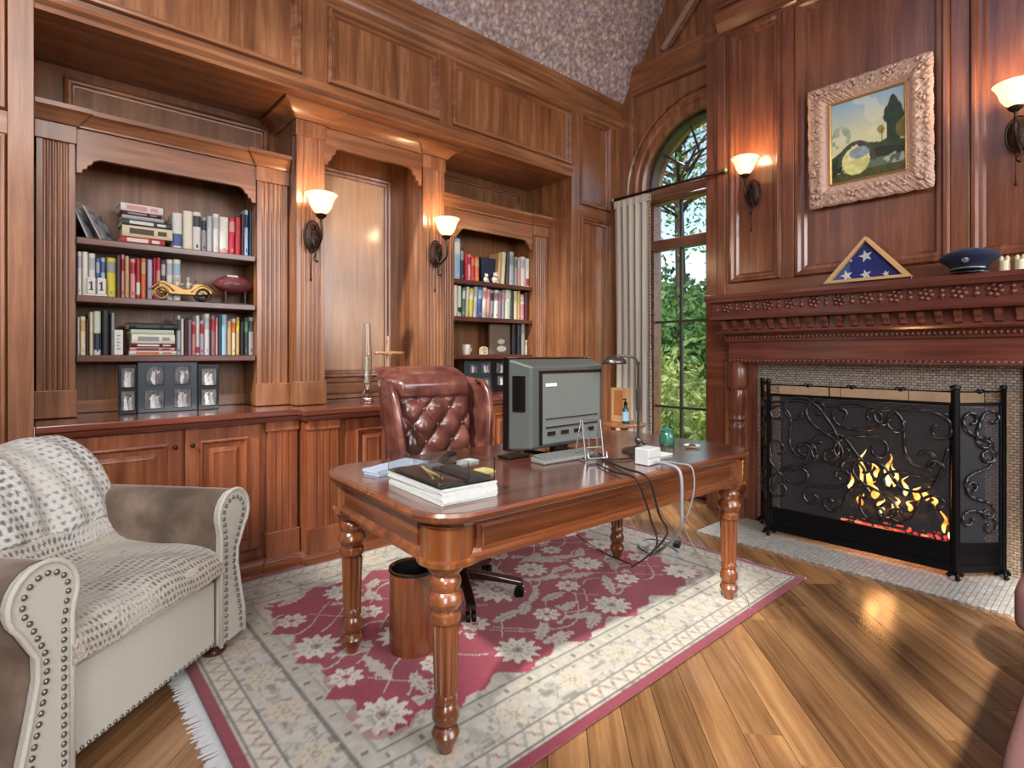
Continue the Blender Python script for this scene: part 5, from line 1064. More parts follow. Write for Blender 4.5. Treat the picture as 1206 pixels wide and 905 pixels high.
sconce('wall sconce left of the painting, over the mantelpiece', (4.115, 1.905, 2.47), (-1, 0), .14)
sconce('wall sconce right of the painting, cut off by the photo edge', (4.115, .42, 2.47), (-1, 0), .14)
# ================================================================ PAINTING over the mantel (tilted forward at the top)
py0, py1, pz0, pz1 = .795, 1.495, 2.262, 3.07
pt = thing('framed_painting', 'landscape painting in an ornate carved blush-gold frame over the mantelpiece', 'painting', (4.098, (py0+py1)/2, pz0))
lean = lambda z: .03*(z-pz0)/(pz1-pz0)
TP = lambda u, v, h: (4.098-lean(v)-h, u, v)
GF = plain('blush_gilt', 'dcb8a4', .6, .0, bump=1.0, bscale=110)
fw = .135
def tz(u, v, prof_h): return TP(u, v, prof_h)
m = MB(); nseg = 44
# carved frame: four strips built as displaced grids
def fstrip(k):
    def fn(u, v):
        d = fw*v; t = u
        c = [((py0, pz0), (py1, pz0)), ((py1, pz0), (py1, pz1)), ((py1, pz1), (py0, pz1)), ((py0, pz1), (py0, pz0))][k]
        (a0, b0), (a1, b1) = c; ix, iz = [(0, 1), (-1, 0), (0, -1), (1, 0)][k]; L = math.hypot(a1-a0, b1-b0)
        tt = (d+t*(L-2*d))/L; x = a0+(a1-a0)*tt+ix*d; z = b0+(b1-b0)*tt+iz*d
        h = .012+.045*math.sin(PI*min(1, v*1.15))**.8*(.7+.3*math.cos(v*9))
        wob = .005*abs(math.sin(tt*PI*7))*(1-v)
        x -= ix*wob; z -= iz*wob
        h += .007*math.sin(tt*L*150+4*v)*math.sin(v*23)*(1 if .08 < v < .8 else .2)+.005*math.sin(tt*L*260)*math.cos(v*37)
        return TP(x, z, max(.004, h))
    return fn
for k in range(4): m.grid(fstrip(k), 150, 16)
m.build('carved_frame', GF, pt, smooth=True)
m = MB(); r_ = random.Random(4)
for k in range(150):
    s_ = r_.choice('lrtb'); d = r_.uniform(.02, .085)
    if s_ in 'lr': u = py0+d if s_ == 'l' else py1-d; v = r_.uniform(pz0+.03, pz1-.03)
    else: v = pz0+d if s_ == 'b' else pz1-d; u = r_.uniform(py0+.03, py1-.03)
    p = TP(u, v, .045); m.ball(p, (.008, r_.uniform(.006, .016), r_.uniform(.006, .016)), 6, 4)
m.build('frame_leaf_relief', GF, pt, smooth=True, kind='stuff')
MB().frame(TP, py0+fw-.004, pz0+fw-.004, py1-fw+.004, pz1-fw+.004, [(0, 0), (0, .022), (.006, .026), (.012, .018), (.014, .010)]).build('inner_slip', plain('gold_slip', 'c99f66', .35, .6), pt)
m = MB().box(4.09, py0+.02, pz0+.02, 4.098, py1-.02, pz1-.02)
cz = MB().grid(lambda u, v: TP(py1-fw-(py1-py0-2*fw)*u, pz0+fw+(pz1-pz0-2*fw)*v, .010), 90, 90); cv = cz.build('canvas', vc_mat('oil_paint', .4, .4, 60), pt)
u, v = [q.ravel() for q in np.meshgrid(np.linspace(0, 1, 90), np.linspace(0, 1, 90))]
c = LC('8fb4d0')*np.clip((v-.55)/.45, 0, 1)[:, None]+LC('d8d6a8')*(1-np.clip((v-.55)/.45, 0, 1))[:, None]
def pa(mask, h): c[mask] = LC(h)*(.75+.5*vnoise(u[mask], v[mask], 22, 3))[:, None]
cl = vnoise(u, v*1.6, 5, 2); mm = (cl > .6) & (v > .5); c[mm] = c[mm]*.6+LC('e8e2c8')*.4
pa((np.hypot((u-.15)/.14, (v-.56)/.14) < 1) & (vnoise(u, v, 20, 5) > .5), 'a3b49a')
hill = .30+.10*np.sin(PI*u*1.1)+.16*np.clip(u-.55, 0, 1); pa(v < hill+.05*vnoise(u, v, 9, 1), '3c4422'); pa((v < hill-.05), '28301c')
pa((np.hypot((u-.85)/.10, (v-.60)/.24) < .9+.5*vnoise(u, v, 12, 9)), '2c3a20'); pa(np.hypot((u-.68)/.06, (v-.55)/.06) < .7+.5*vnoise(u, v, 14, 4), '9a8a34'); pa((np.abs(u-.70) < .006) & (v > .38) & (v < .55), '5c4428')
pa((np.hypot((u-.95)/.09, (v-.50)/.12) < .9), '6a6a30'); pa((v < .22) & (u > .35), '5d6a55'); pa((v < .18+.06*np.sin(9*u)) & (vnoise(u, v, 26, 6) > .6), 'a8aa98'); pa((v < .12), '4a4c24')
pa(np.hypot((u-.35)/.19, (v-.24)/.17) < 1, 'dcd88a'); pa((np.hypot((u-.40)/.14, (v-.33)/.07) < 1), '8fa3ac'); pa((v < .20) & (v > .08) & (u < .24) & (vnoise(u, v, 10, 7) > .35), '222a1a')
rr = np.hypot((u-.36)/.26, (v-.22)/.26); pa((rr < 1.0) & (rr > .80) & (v > .20), '474a3a')
set_design(cv, c)
# ================================================================ MANTEL OBJECTS
ZM = 1.688
t = thing('flag_case', 'triangular light-oak flag case with a folded starry flag on the mantelpiece', 'flag case', (3.93, 1.10, ZM+.001))
MB().box(3.885, .86, ZM+.001, 3.985, 1.355, ZM+.020).build('base', MATS['dark_stained_wood'], t, bevel=.003)
fa, fb_, fz0, fz1 = 1.345, .865, ZM+.021, 1.985; fm_ = 1.105
def tri(i): # inset triangle
    s = i; hh = fz1-fz0; hw = (fa-fb_)/2; return [(fm_+hw-s*2.35, fz0+s*.9), (fm_, fz1-s*1.35), (fm_-hw+s*2.35, fz0+s*.9)]
m = MB(); o_, n_ = tri(0), tri(.019)
for i in range(3):
    a, b = o_[i], o_[(i+1) % 3]; c_a, d_ = n_[i], n_[(i+1) % 3]
    m.add([(X, *p) for X in (3.895, 3.975) for p in (a, b, d_, c_a)], [(0, 1, 2, 3), (7, 6, 5, 4), (0, 4, 5, 1), (1, 5, 6, 2), (2, 6, 7, 3), (3, 7, 4, 0)])
m.build('case_frame', OAK, t)
FLAG = plain('flag_navy', '24337a', .85, bump=.3, bscale=300)
m = MB(); q = tri(.019); m.prism(q, 3.925, 3.965, 'x'); fl_ = m.build('folded_flag', FLAG, t)
WH = plain('star_white', 'dcdcd4', .8)
def star(y, z, R):
    P = [(y+(R if k % 2 == 0 else R*.40)*math.sin(PI*k/5+.25), z+(R if k % 2 == 0 else R*.40)*math.cos(PI*k/5+.25)) for k in range(10)]
    MB().prism(P, 3.922, 3.926, 'x').build('star', WH, fl_)
star(1.108, 1.865, .040); star(1.215, 1.752, .037); star(1.108, 1.748, .034); star(1.000, 1.742, .022); star(1.19, 1.845, .010)
m = MB()
for k in (-1, 1): m.add([(3.924, fm_, 1.90), (3.924, fm_+k*.01, 1.72), (3.920, fm_+k*.012, 1.72), (3.9235, fm_+.0, 1.9)], [(0, 1, 2, 3)])
GLN = GL
MB().prism(tri(.018), 3.903, 3.905, 'x').build('glass', GL, t)
# peaked cap
NAVY = plain('navy_wool', '10183a', .85, sheen=.1); CY, CXx = .605, 3.93
t = thing('peaked_cap', 'navy peaked uniform cap with silver badge and band on the mantelpiece', 'cap', (CXx, CY, ZM+.001))
def cap(u, v):
    a = 2*PI*u; prof = [(.080, 0), (.086, .035), (.092, .05), (.128, .075), (.138, .088), (.130, .102), (.09, .118), (.04, .124), (.001, .125)]
    k = v*(len(prof)-1); i = min(len(prof)-2, int(k)); f = k-i; r = prof[i][0]*(1-f)+prof[i+1][0]*f; z = prof[i][1]*(1-f)+prof[i+1][1]*f
    z += max(0, z-.05)*.22*max(0, -math.cos(a)); return (CXx+r*math.cos(a)*.92, CY+r*math.sin(a), ZM+.003+z*1.05)
MB().grid(cap, 40, 26, cu=True).build('crown', NAVY, t, smooth=True)
def visor(u, v):
    a = PI+(u-.5)*1.9; r = .083+.055*v*math.cos((u-.5)*1.9*.9)**.6; return (CXx+r*math.cos(a)*.95, CY+r*math.sin(a), ZM+.026-.020*v)
MB().grid(visor, 24, 8).build('visor', plain('patent_black', '08090c', .12, coat=1), t, smooth=True, solid=.003)
MB().tube([(CXx+.0905*math.cos(PI+(k/20-.5)*2.0)*.94, CY+.0905*math.sin(PI+(k/20-.5)*2.0), ZM+.034+.003*math.cos((k/20-.5)*4)) for k in range(21)], .006, 6).build('silver_band', SILV, t, smooth=True)
m = MB(); bz = ZM+.082; bx = CXx-.108
P = [(CY+.020*f*math.cos(a), bz+.024*f*math.sin(a)) for k in range(16) for a in [PI*k/8+PI/16] for f in [1 if k % 2 == 0 else .78]]
m.prism(P, bx-.004, bx+.004, 'x').ball((bx-.005, CY, bz), (.004, .011, .013), 10, 6); m.build('badge', SILV, t, bevel=.001)
# cream ornament
for yy, lab in ((.455, 'cream two-pointed ceramic ornament right of the cap on the mantelpiece'), (.392, 'second cream ceramic ornament at the photo edge, on the mantelpiece')):
    t = thing('ceramic_castle', lab, 'ornament', (3.90, yy, ZM+.001)); CR = plain('cream_ceramic', 'd3c8a4', .4, coat=.3)
    MB().lathe([(.026, ZM+.001), (.024, ZM+.01), (.023, ZM+.055), (.021, ZM+.06)], 3.90, yy, 14).build('body', CR, t, smooth=35)
    for s in (-1, 1): MB().lathe([(.010, ZM+.058), (.011, ZM+.074), (.004, ZM+.086)], 3.90, yy+s*.012, 10).build('turret', CR, t, smooth=35)
# ================================================================ FIRE SCREEN
fs = thing('fire_screen', 'black three-panel wrought iron fire screen with scrollwork standing on the hearth', 'fire screen', (3.80, 1.15, .0125))
PA, PB, PC, PD = (3.80, 1.657), (3.82, .648), (4.035, .475), (4.03, 1.80)
ZT_, ZR = 1.04, .972
def post(p, r=.016):
    m = MB().lathe([(r, .03), (r, 1.055), (r*1.3, 1.06), (r*1.1, 1.075), (.002, 1.08)], p[0], p[1], 10); o = m.build('post', BLK, fs, smooth=40)
    f = MB(); 
    for dx, dy in ((-.045, 0), (.045, 0), (0, .03)): f.tube([(p[0], p[1], .05), (p[0]+dx*.6, p[1]+dy*.6-abs(dx)*.2, .045), (p[0]+dx, p[1]+dy-abs(dx)*.4, .026)], .010, 7).ball((p[0]+dx, p[1]+dy-abs(dx)*.4, .024), (.014, .014, .011), 8, 5)
    f.build('foot', BLK, o, smooth=True)
for p in (PA, PB, PC, PD): post(p, .021 if p is PB else .014)
MESH = bpy.data.materials.new('wire_mesh'); MESH.use_nodes = True; n_ = MESH.node_tree.nodes; l_ = MESH.node_tree.links; b_ = n_['Principled BSDF']
b_.inputs['Base Color'].default_value = lin('4a4d52'); b_.inputs['Roughness'].default_value = .5; b_.inputs['Metallic'].default_value = .5
tc = n_.new('ShaderNodeTexCoord'); sp_ = n_.new('ShaderNodeSeparateXYZ'); l_.new(tc.outputs['Object'], sp_.inputs[0])
outs = []
for ax in (1, 2):
    a = n_.new('ShaderNodeMath'); a.operation = 'MULTIPLY'; a.inputs[1].default_value = 260; l_.new(sp_.outputs[ax], a.inputs[0])
    f = n_.new('ShaderNodeMath'); f.operation = 'FRACT'; l_.new(a.outputs[0], f.inputs[0]); g_ = n_.new('ShaderNodeMath'); g_.operation = 'LESS_THAN'; g_.inputs[1].default_value = .34; l_.new(f.outputs[0], g_.inputs[0]); outs.append(g_.outputs[0])
mxm = n_.new('ShaderNodeMath'); mxm.operation = 'MAXIMUM'; l_.new(outs[0], mxm.inputs[0]); l_.new(outs[1], mxm.inputs[1])
trn = n_.new('ShaderNodeBsdfTransparent'); ms = n_.new('ShaderNodeMixShader'); l_.new(mxm.outputs[0], ms.inputs[0]); l_.new(trn.outputs[0], ms.inputs[1]); l_.new(b_.outputs[0], ms.inputs[2]); l_.new(ms.outputs[0], n_['Material Output'].inputs[0])
IRON = plain('forged_iron', '4a4c4f', .28, .85)
def spiral(cx, cz, r0, r1, a0, turns, n=26): return [(cx+(r0+(r1-r0)*k/n)*math.cos(a0+2*PI*turns*k/n), cz+(r0+(r1-r0)*k/n)*math.sin(a0+2*PI*turns*k/n)) for k in range(n+1)]
def spl2(Q, n_=8):
    out = []; Q = [Vector(q) for q in Q]
    for i in range(len(Q)-1):
        p0, p1, p2, p3 = Q[max(0, i-1)], Q[i], Q[i+1], Q[min(len(Q)-1, i+2)]
        for k in range(n_): t_ = k/n_; out.append(.5*((2*p1)+(p2-p0)*t_+(2*p0-5*p1+4*p2-p3)*t_*t_+(3*p1-p0-3*p2+p3)*t_**3))
    return out+[Q[-1]]
def panel_(a, b, scrolls, name='screen_panel'):
    ax, ay = a; bx, by = b; L = math.hypot(bx-ax, by-ay); ux, uy = (bx-ax)/L, (by-ay)/L; nx, ny = uy, -ux
    if nx > 0: nx, ny = -nx, -ny
    Q = lambda s_, z, o=0: (ax+ux*s_+nx*o, ay+uy*s_+ny*o, z)
    p = thing(name, None, None, (0, 0, 0)); bpy.data.objects.remove(p)
    m = MB(); r = .008
    for z0, z1, w in ((ZR-.01, ZR+.008, .008), (.185, .205, .009), (.045, .085, .010), (.125, .14, .006)):
        m.add([Q(0, z0, w), Q(L, z0, w), Q(L, z1, w), Q(0, z1, w), Q(0, z0, -w), Q(L, z0, -w), Q(L, z1, -w), Q(0, z1, -w)], [(0, 1, 2, 3), (7, 6, 5, 4), (0, 4, 5, 1), (1, 5, 6, 2), (2, 6, 7, 3), (3, 7, 4, 0)])
    for s_ in (.018, L-.018): m.tube([Q(s_, .05), Q(s_, ZR)], .008, 6)
    fr = m.build('panel_frame', BLK, fs)
    MB().add([Q(0, .2, -.002), Q(L, .2, -.002), Q(L, ZR, -.002), Q(0, ZR, -.002)], [(0, 1, 2, 3)]).build('mesh', MESH, fr)
    MB().add([Q(0, .05, -.004), Q(L, .05, -.004), Q(L, .2, -.004), Q(0, .2, -.004), Q(0, .05, .004), Q(L, .05, .004), Q(L, .2, .004), Q(0, .2, .004)], [(0, 1, 2, 3), (7, 6, 5, 4), (0, 4, 5, 1), (1, 5, 6, 2), (2, 6, 7, 3), (3, 7, 4, 0)]).build('kick_plate', BLK, fr)
    m = MB(); m.tube([Q(0, ZT_), Q(L, ZT_)], .005, 6)
    kn = [L*.25, L*.5, L*.75] if L > .5 else [L*.5]
    for s_ in kn:
        m.ball(Q(s_, ZT_), (.008, .014, .012), 8, 6); 
        for sg in (-1, 1): m.tube([Q(s_+sg*(.012+.012*math.cos(PI*k/6)), ZT_+.014*math.sin(PI*k/6), .004) for k in range(7)], .004, 5)
    for s_ in ([L*.375] if L > .5 else []): m.tube([Q(s_, ZR), Q(s_, ZT_)], .004, 5)
    m.build('top_rail', BLK, fr, smooth=True)
    for sc in scrolls:
        m = MB(); m.tube([Q(x*L, .205+z*(ZR-.205), .008+.003*math.sin(i*.7)) for i, (x, z) in enumerate(sc)], .0085 if L > .5 else .008, 6); m.build('scroll', IRON, fr, smooth=True)
H_ = (ZR-.205)
def S(x0, z0, x1, z1, turn=6.2, L=1.01, kind='s'):
    """scroll with curled ends (curvature grows towards both ends); centres in fractions of the panel"""
    n = 46; P = [(0., 0.)]; th = 0
    half = []
    x = z = 0.
    for i in range(n):
        s_ = (i+.5)/n; a = turn*s_*s_; x += math.cos(a)/n; z += math.sin(a)/n; half.append((x, z))
    if kind == 's': pts = [(-a, -b) for a, b in half][::-1]+[(0, 0)]+half
    else: pts = [(-a, b) for a, b in half][::-1]+[(0, 0)]+half
    ax, az = pts[0]; bx, bz = pts[-1]; A = complex(ax, az); B = complex(bx, bz); P0 = complex(x0*L, z0*H_); P1 = complex(x1*L, z1*H_)
    k = (P1-P0)/(B-A); out = [P0+k*(complex(*p)-A) for p in pts]
    return [(min(.985, max(.015, c.real/L)), min(.985, max(.02, c.imag/H_))) for c in out]
big = [S(.09, .82, .20, .56), S(.24, .50, .07, .22), S(.30, .86, .40, .56, -6.2), S(.34, .62, .22, .86, 5.6, kind='c'), S(.28, .18, .44, .34), S(.40, .14, .54, .24, -5.6), S(.46, .84, .60, .84, 5.8, kind='c'), S(.47, .60, .62, .64, -5.8, kind='c'),
       S(.56, .42, .68, .18, -6.2), S(.70, .86, .84, .60), S(.92, .84, .76, .86, 5.8, kind='c'), S(.72, .40, .90, .50), S(.76, .14, .90, .26, -6), S(.07, .48, .17, .34, 5.4, kind='c'), S(.62, .16, .50, .40, 5.4)]
vine = spl2([(.03, .08), (.10, .36), (.22, .40), (.30, .66), (.44, .70), (.56, .52), (.66, .50), (.76, .34), (.90, .38), (.97, .68)], 8)
panel_(PA, PB, big+[[tuple(q) for q in vine], [tuple(q) for q in spl2([(.03, .93), (.2, .96), (.36, .93), (.5, .97), (.66, .93), (.82, .96), (.97, .92)], 6)]])
small = [S(.30, .86, .66, .66, -6.2, .276), S(.64, .60, .34, .44, 6.0, .276), S(.34, .38, .66, .24, -6.2, .276), S(.66, .14, .32, .18, 5.6, .276, 'c'), S(.70, .88, .60, .76, 5.4, .276, 'c')]
panel_(PB, PC, small); panel_(PA, PD, small)
# ================================================================ FIRE: grate, logs, flames, embers
LOGB = plain('charred_log', '2a1c14', .9, bump=1, bscale=40)
gr = thing('fire_grate', 'black iron fire grate inside the firebox behind the screen', 'grate', (4.3, 1.08, .015)); m = MB()
for k in range(9): y = .82+.07*k; m.tube([(4.16, y, .22), (4.17, y, .13), (4.44, y, .13), (4.46, y, .24)], .008, 6)
for x in (4.2, 4.42): m.tube([(x, .80, .125), (x, 1.40, .125)], .010, 6)
for x in (4.2, 4.42):
    for y in (.84, 1.36): m.tube([(x, y, .015), (x, y, .125)], .010, 6)
m.build('bars', BLK, gr)
def log(label, a, b, r):
    n = 10; A, B_ = Vector(a), Vector(b); m = MB(); m.tube([A.lerp(B_, k/n)+Vector((.006*math.sin(k*2), 0, .006*math.cos(k*3))) for k in range(n+1)], r, 12, [1+.12*math.sin(k*1.9) for k in range(n+1)])
    o = m.build('log', LOGB, None, loc=tuple(A.lerp(B_, .5)), smooth=40); tag(o, label, 'log', 'logs burning on the grate')
log('charred log at the front of the fire grate', (4.22, .84, .185), (4.24, 1.36, .185), .045); log('charred log at the back of the fire grate', (4.37, .86, .19), (4.36, 1.34, .19), .048); log('charred log lying slanted on top of the burning pile', (4.25, .95, .275), (4.36, 1.28, .285), .042)
log('leaning log with a glowing side at the right of the fire', (4.20, .70, .10), (4.30, .86, .42), .034)
def fire_mat(name, c, e):
    m, n, l, b = newmat(name); tc = n.new('ShaderNodeTexCoord'); g_ = n.new('ShaderNodeTexNoise'); g_.inputs['Scale'].default_value = 14; l.new(tc.outputs['Object'], g_.inputs['Vector'])
    r = ramp(n, c); l.new(g_.outputs['Fac'], r.inputs[0]); em = n.new('ShaderNodeEmission'); l.new(r.outputs[0], em.inputs[0]); em.inputs[1].default_value = e; tr_ = n.new('ShaderNodeBsdfTransparent'); lw = n.new('ShaderNodeLayerWeight'); lw.inputs[0].default_value = .35
    mx = n.new('ShaderNodeMixShader'); l.new(lw.outputs['Facing'], mx.inputs[0]); l.new(em.outputs[0], mx.inputs[1]); l.new(tr_.outputs[0], mx.inputs[2]); l.new(mx.outputs[0], n['Material Output'].inputs[0]); return m
FLM = fire_mat('flame', [(.3, (1, .12, .01)), (.48, (1, .38, .05)), (.62, (1, .72, .25)), (.75, (1, .92, .6))], 3.2); EMB = fire_mat('embers', [(.35, (.25, .01, .01)), (.5, (1, .05, .03)), (.7, (1, .35, .12))], 1.5)
fi = thing('fire', 'burning log fire with yellow flames and red embers in the fireplace', 'fire', (4.28, 1.1, .2)); r_ = random.Random(12)
for y, z, h, w, x in ((1.205, .38, .32, .030, 4.20), (1.17, .36, .22, .028, 4.22), (1.06, .38, .30, .030, 4.21), (1.02, .38, .22, .024, 4.2), (1.27, .32, .18, .024, 4.18), (.965, .34, .18, .022, 4.2), (1.12, .30, .16, .035, 4.15), (1.00, .24, .13, .03, 4.14), (1.20, .24, .12, .028, 4.14), (1.08, .22, .13, .03, 4.13),
                      (.90, .33, .13, .028, 4.17), (.85, .34, .12, .026, 4.17), (.81, .31, .10, .02, 4.17), (.93, .26, .10, .02, 4.15), (.76, .16, .22, .018, 4.16), (.725, .12, .15, .016, 4.15), (1.14, .42, .14, .02, 4.25)):
    ph = r_.uniform(0, 6); m = MB(); h *= .72; w *= .66; m.tube([(x+.006*math.sin(ph+k), y+.022*math.sin(ph+k*.9)*k/8, z+h*k/9) for k in range(10)], w, 9, [.35, .8, 1, .95, .85, .68, .5, .34, .18, .03]); m.build('flame', FLM, fi, smooth=True)
m = MB()
for k in range(120): m.ball((4.15+r_.uniform(0, .16), r_.gauss(1.08, .13), .075+r_.uniform(-.03, .045)), r_.uniform(.008, .018), 5, 4)
for k in range(40): m.ball((4.15+r_.uniform(0, .1), r_.uniform(.72, .95), .09+r_.uniform(-.04, .05)), r_.uniform(.006, .014), 5, 4)
m.build('embers', EMB, fi, kind='stuff')
d = bpy.data.lights.new('fire_light', 'POINT'); d.energy = 5; d.color = (1, .45, .15); d.shadow_soft_size = .08; o = bpy.data.objects.new('fire_light', d); C.objects.link(o); o.location = (4.12, 1.08, .42)
# ================================================================ ON THE DESK
TZ = DZ+.0105
def dloc(x, y): return (x, y)
# all-in-one computer seen from behind; local: screen faces +y
SHL = plain('dark_grey_shell', '4a4f4e', .38, coat=.15); SH2 = plain('mid_grey_shell', '676d6a', .35, coat=.2); BK2 = plain('gloss_black', '0b0c0d', .2, coat=.5)
mo = thing('desktop_monitor', 'grey all-in-one computer monitor seen from behind, standing on the desk', 'monitor', (1.905, 1.815, TZ), .0006)
w2 = .285; 
m = MB(); m.prism([(.10, .03), (.10, .455), (.085, .46), (.06, .455), (.06, .03)], -w2, w2, 'x'); m.build('bezel', BK2, mo, bevel=.004, local=True)
def shell(): 
    a = [(-w2, .06, .035), (w2, .06, .035), (w2, .06, .452), (-w2, .06, .452)]; b = [(-w2+.045, -.045, .045), (w2-.03, -.045, .045), (w2-.03, -.045, .42), (-w2+.045, -.045, .42)]
    return MB().add(a+b, [(0, 1, 2, 3), (7, 6, 5, 4), (0, 4, 5, 1), (1, 5, 6, 2), (2, 6, 7, 3), (3, 7, 4, 0)])
sh_ = shell().build('rear_shell', SHL, mo, bevel=.010)
MB().box(-w2+.11, -.052, .06, w2-.055, -.044, .385).build('back_cover', SH2, sh_, bevel=.004)
MB().box(-w2+.105, -.054, .385, w2-.05, -.043, .398).box(-w2+.095, -.054, .06, -w2+.108, -.043, .398).build('vent_slot', BK2, sh_)
MB().box(-w2+.13, -.0545, .325, -w2+.20, -.0515, .34).build('logo_plate', plain('logo_white', 'd8dad8', .4), sh_)
m = MB(); m.add([(-w2+.012, .03, .22), (-w2+.034, -.018, .22), (-w2+.034, -.018, .37), (-w2+.012, .03, .37)], [(0, 1, 2, 3)])
for z in (.235, .26, .285, .31, .335): m.box(-w2+.012, .0, z, -w2+.022, .018, z+.012)
q = [(-w2+.010, .035, .215), (-w2+.0335, -.020, .215), (-w2+.0335, -.020, .375), (-w2+.010, .035, .375)]
MB().add([(x-.006, y, z) for x, y, z in q]+[(x+.01, y, z) for x, y, z in q], [(0, 1, 2, 3), (7, 6, 5, 4)]+[(i, 4+i, 4+(i+1) % 4, (i+1) % 4) for i in range(4)]).build('side_port_panel', BK2, sh_)
m = MB()
for k in range(4): m.box(-w2+.14+.09*k, -.056, .10, -w2+.19+.09*k, -.050, .118)
m.box(-w2+.13, -.056, .135, w2-.08, -.051, .141).box(-w2+.13, -.056, .175, w2-.08, -.051, .179); m.build('port_row', BK2, sh_)
MB().box(-.10, -.035, .0, .10, .16, .012).box(-.05, .0, .01, .05, .03, .06).build('stand', BK2, mo, bevel=.004)
MB().box(-w2-.03, .02, .0, -w2+.10, .10, .012).build('stand_foot', BK2, mo, bevel=.004)
sb = thing('sound_bar', 'slim grey keyboard-like bar lying behind the monitor on the desk', 'keyboard', (1.80, 1.69, TZ), math.radians(-3))
MB().prism([(-.045, 0), (.045, 0), (.045, .022), (-.045, .014)], -.165, .165, 'x').build('body', plain('light_grey_plastic', '747674', .4), sb, bevel=.004, local=True)
m = MB()
for k in range(14):
    for j in range(4): m.box(-.156+k*.0225, -.036+j*.0195, .0145+j*.0035, -.138+k*.0225, -.021+j*.0195, .021+j*.0035)
m.build('keys', plain('key_grey', '6c6e6d', .5), sb, kind='stuff')
# wire stand in front of the monitor
SV = plain('silver_wire', 'b4b6b6', .25, .9)
ws = thing('wire_stand', 'silver wire easel stand leaning behind the monitor on the desk', 'stand', (1.875, 1.60, TZ), math.radians(-22)); m = MB()
for s in (-1, 1):
    m.tube([(s*.045, -.035, .003), (s*.045, .0, .178), (s*.045, .012, .178), (s*.052, .06, .003), (s*.045, -.035, .003)], .0038, 6); m.tube([(s*.045, -.035, .004), (s*.045, -.065, .02), (s*.045, -.06, .045)], .0035, 6)
for y, z in ((0, .178), (-.022, .06), (-.012, .10), (-.065, .02), (.055, .02)): m.tube([(-.047, y, z), (.047, y, z)], .0035, 6)
for k in (-.02, .02): m.tube([(k, -.02, .06), (k, -.002, .15)], .0028, 5)
m.build('wires', SV, ws, local=True); 
m = MB().tube([(.02*math.cos(a*.7), -.03+.02*math.sin(a*.7), .018+.003*math.sin(a)) for a in range(20)], .005, 6); m.build('coiled_cord', plain('dark_cord', '1c1c1e', .5), ws, smooth=True)
# clear acrylic tray with papers
ACR = plain('clear_acrylic', 'eef2f2', .03, trans=1, ior=1.2)
tx, ty = 1.065, 1.60
at = thing('acrylic_tray', 'clear acrylic desk tray holding brown stationery, at the near end of the desk', 'tray', (tx, ty, TZ+.052), math.radians(-3)); hw, hd = .105, .185
m = MB(); z0, z1 = .0, .075
m.box(-hw, -hd, z0, hw, hd, z0+.003); m.box(-hw, -hd, z0+.003, -hw+.003, hd, z1).box(hw-.003, -hd, z0+.003, hw, hd, z1).box(-hw+.003, -hd, z0+.003, hw-.003, -hd+.003, z1).box(-hw+.003, hd-.003, z0+.003, hw-.003, hd, z1).box(-.0015, -hd+.003, z0+.003, .0015, hd-.003, z1)
m.build('walls', ACR, at, local=True)
MB().box(-hw+.006, -hd+.02, .004, -.006, hd-.03, .012).build('brown_notebook', plain('brown_leatherette', '4a3428', .5), at, bevel=.002); MB().box(.008, -hd+.01, .004, hw-.008, .06, .016).build('dark_folder', plain('charcoal_card', '3a3634', .5), at, bevel=.002)
MB().tube([(-.08, -.1, .018), (-.02, .08, .018)], .004).tube([(-.06, -.12, .018), (-.03, .05, .018)], .004).build('pencils', cm('tan'), at)
r_ = random.Random(3); hgt = 0
PAP = plain('white_paper', 'bcc0be', .7); PAP2 = plain('bluish_paper', 'a4b0c4', .7)
def pile(label, x, y, z, w, d, h, rot, mat, n=6, cat='papers', name='paper_stack'):
    t = thing(name, label, cat, (x, y, z), rot)
    for k in range(n):
        a = r_.uniform(-.02, .02); dx, dy = r_.uniform(-.004, .004), r_.uniform(-.004, .004); s_ = MB().box(-w/2+dx, -d/2+dy, h*k/n, w/2+dx, d/2+dy, h*(k+1)/n-.0004); o = s_.build('sheet_bundle', mat, t, local=True); o.rotation_euler = (0, 0, a)
    return t
pile('thick stack of white papers under the clear acrylic tray', tx+.004, ty, TZ, .212, .38, .050, math.radians(-3), PAP, 7)
pile('loose bluish white papers at the far side of the desk end', 1.16, 2.02, TZ, .20, .13, .016, .35, PAP2, 3); pile('small folded lilac paper at the left far desk edge', 1.03, 1.97, TZ, .09, .09, .022, .2, PAP2, 2)
pile('white envelope beside the black stapler on the desk', 1.42, 1.93, TZ, .11, .06, .008, .1, PAP, 1, 'envelope', 'envelope'); pile('yellow sticky notes beside the tray on the desk', 1.36, 1.72, TZ, .06, .06, .012, .1, plain('sticky_yellow', 'cfc47c', .7), 2, 'notes', 'sticky_notes')
t = thing('stapler', 'black stapler on the desk between the papers and the monitor', 'stapler', (1.30, 1.90, TZ), .5)
MB().box(-.075, -.018, 0, .075, .018, .012).build('base', BK2, t, bevel=.004, local=True); MB().prism([(-.075, .018), (.06, .034), (.075, .040), (.072, .055), (.04, .060), (-.07, .034)], -.015, .015, 'y').build('arm', BK2, t, bevel=.004, local=True)
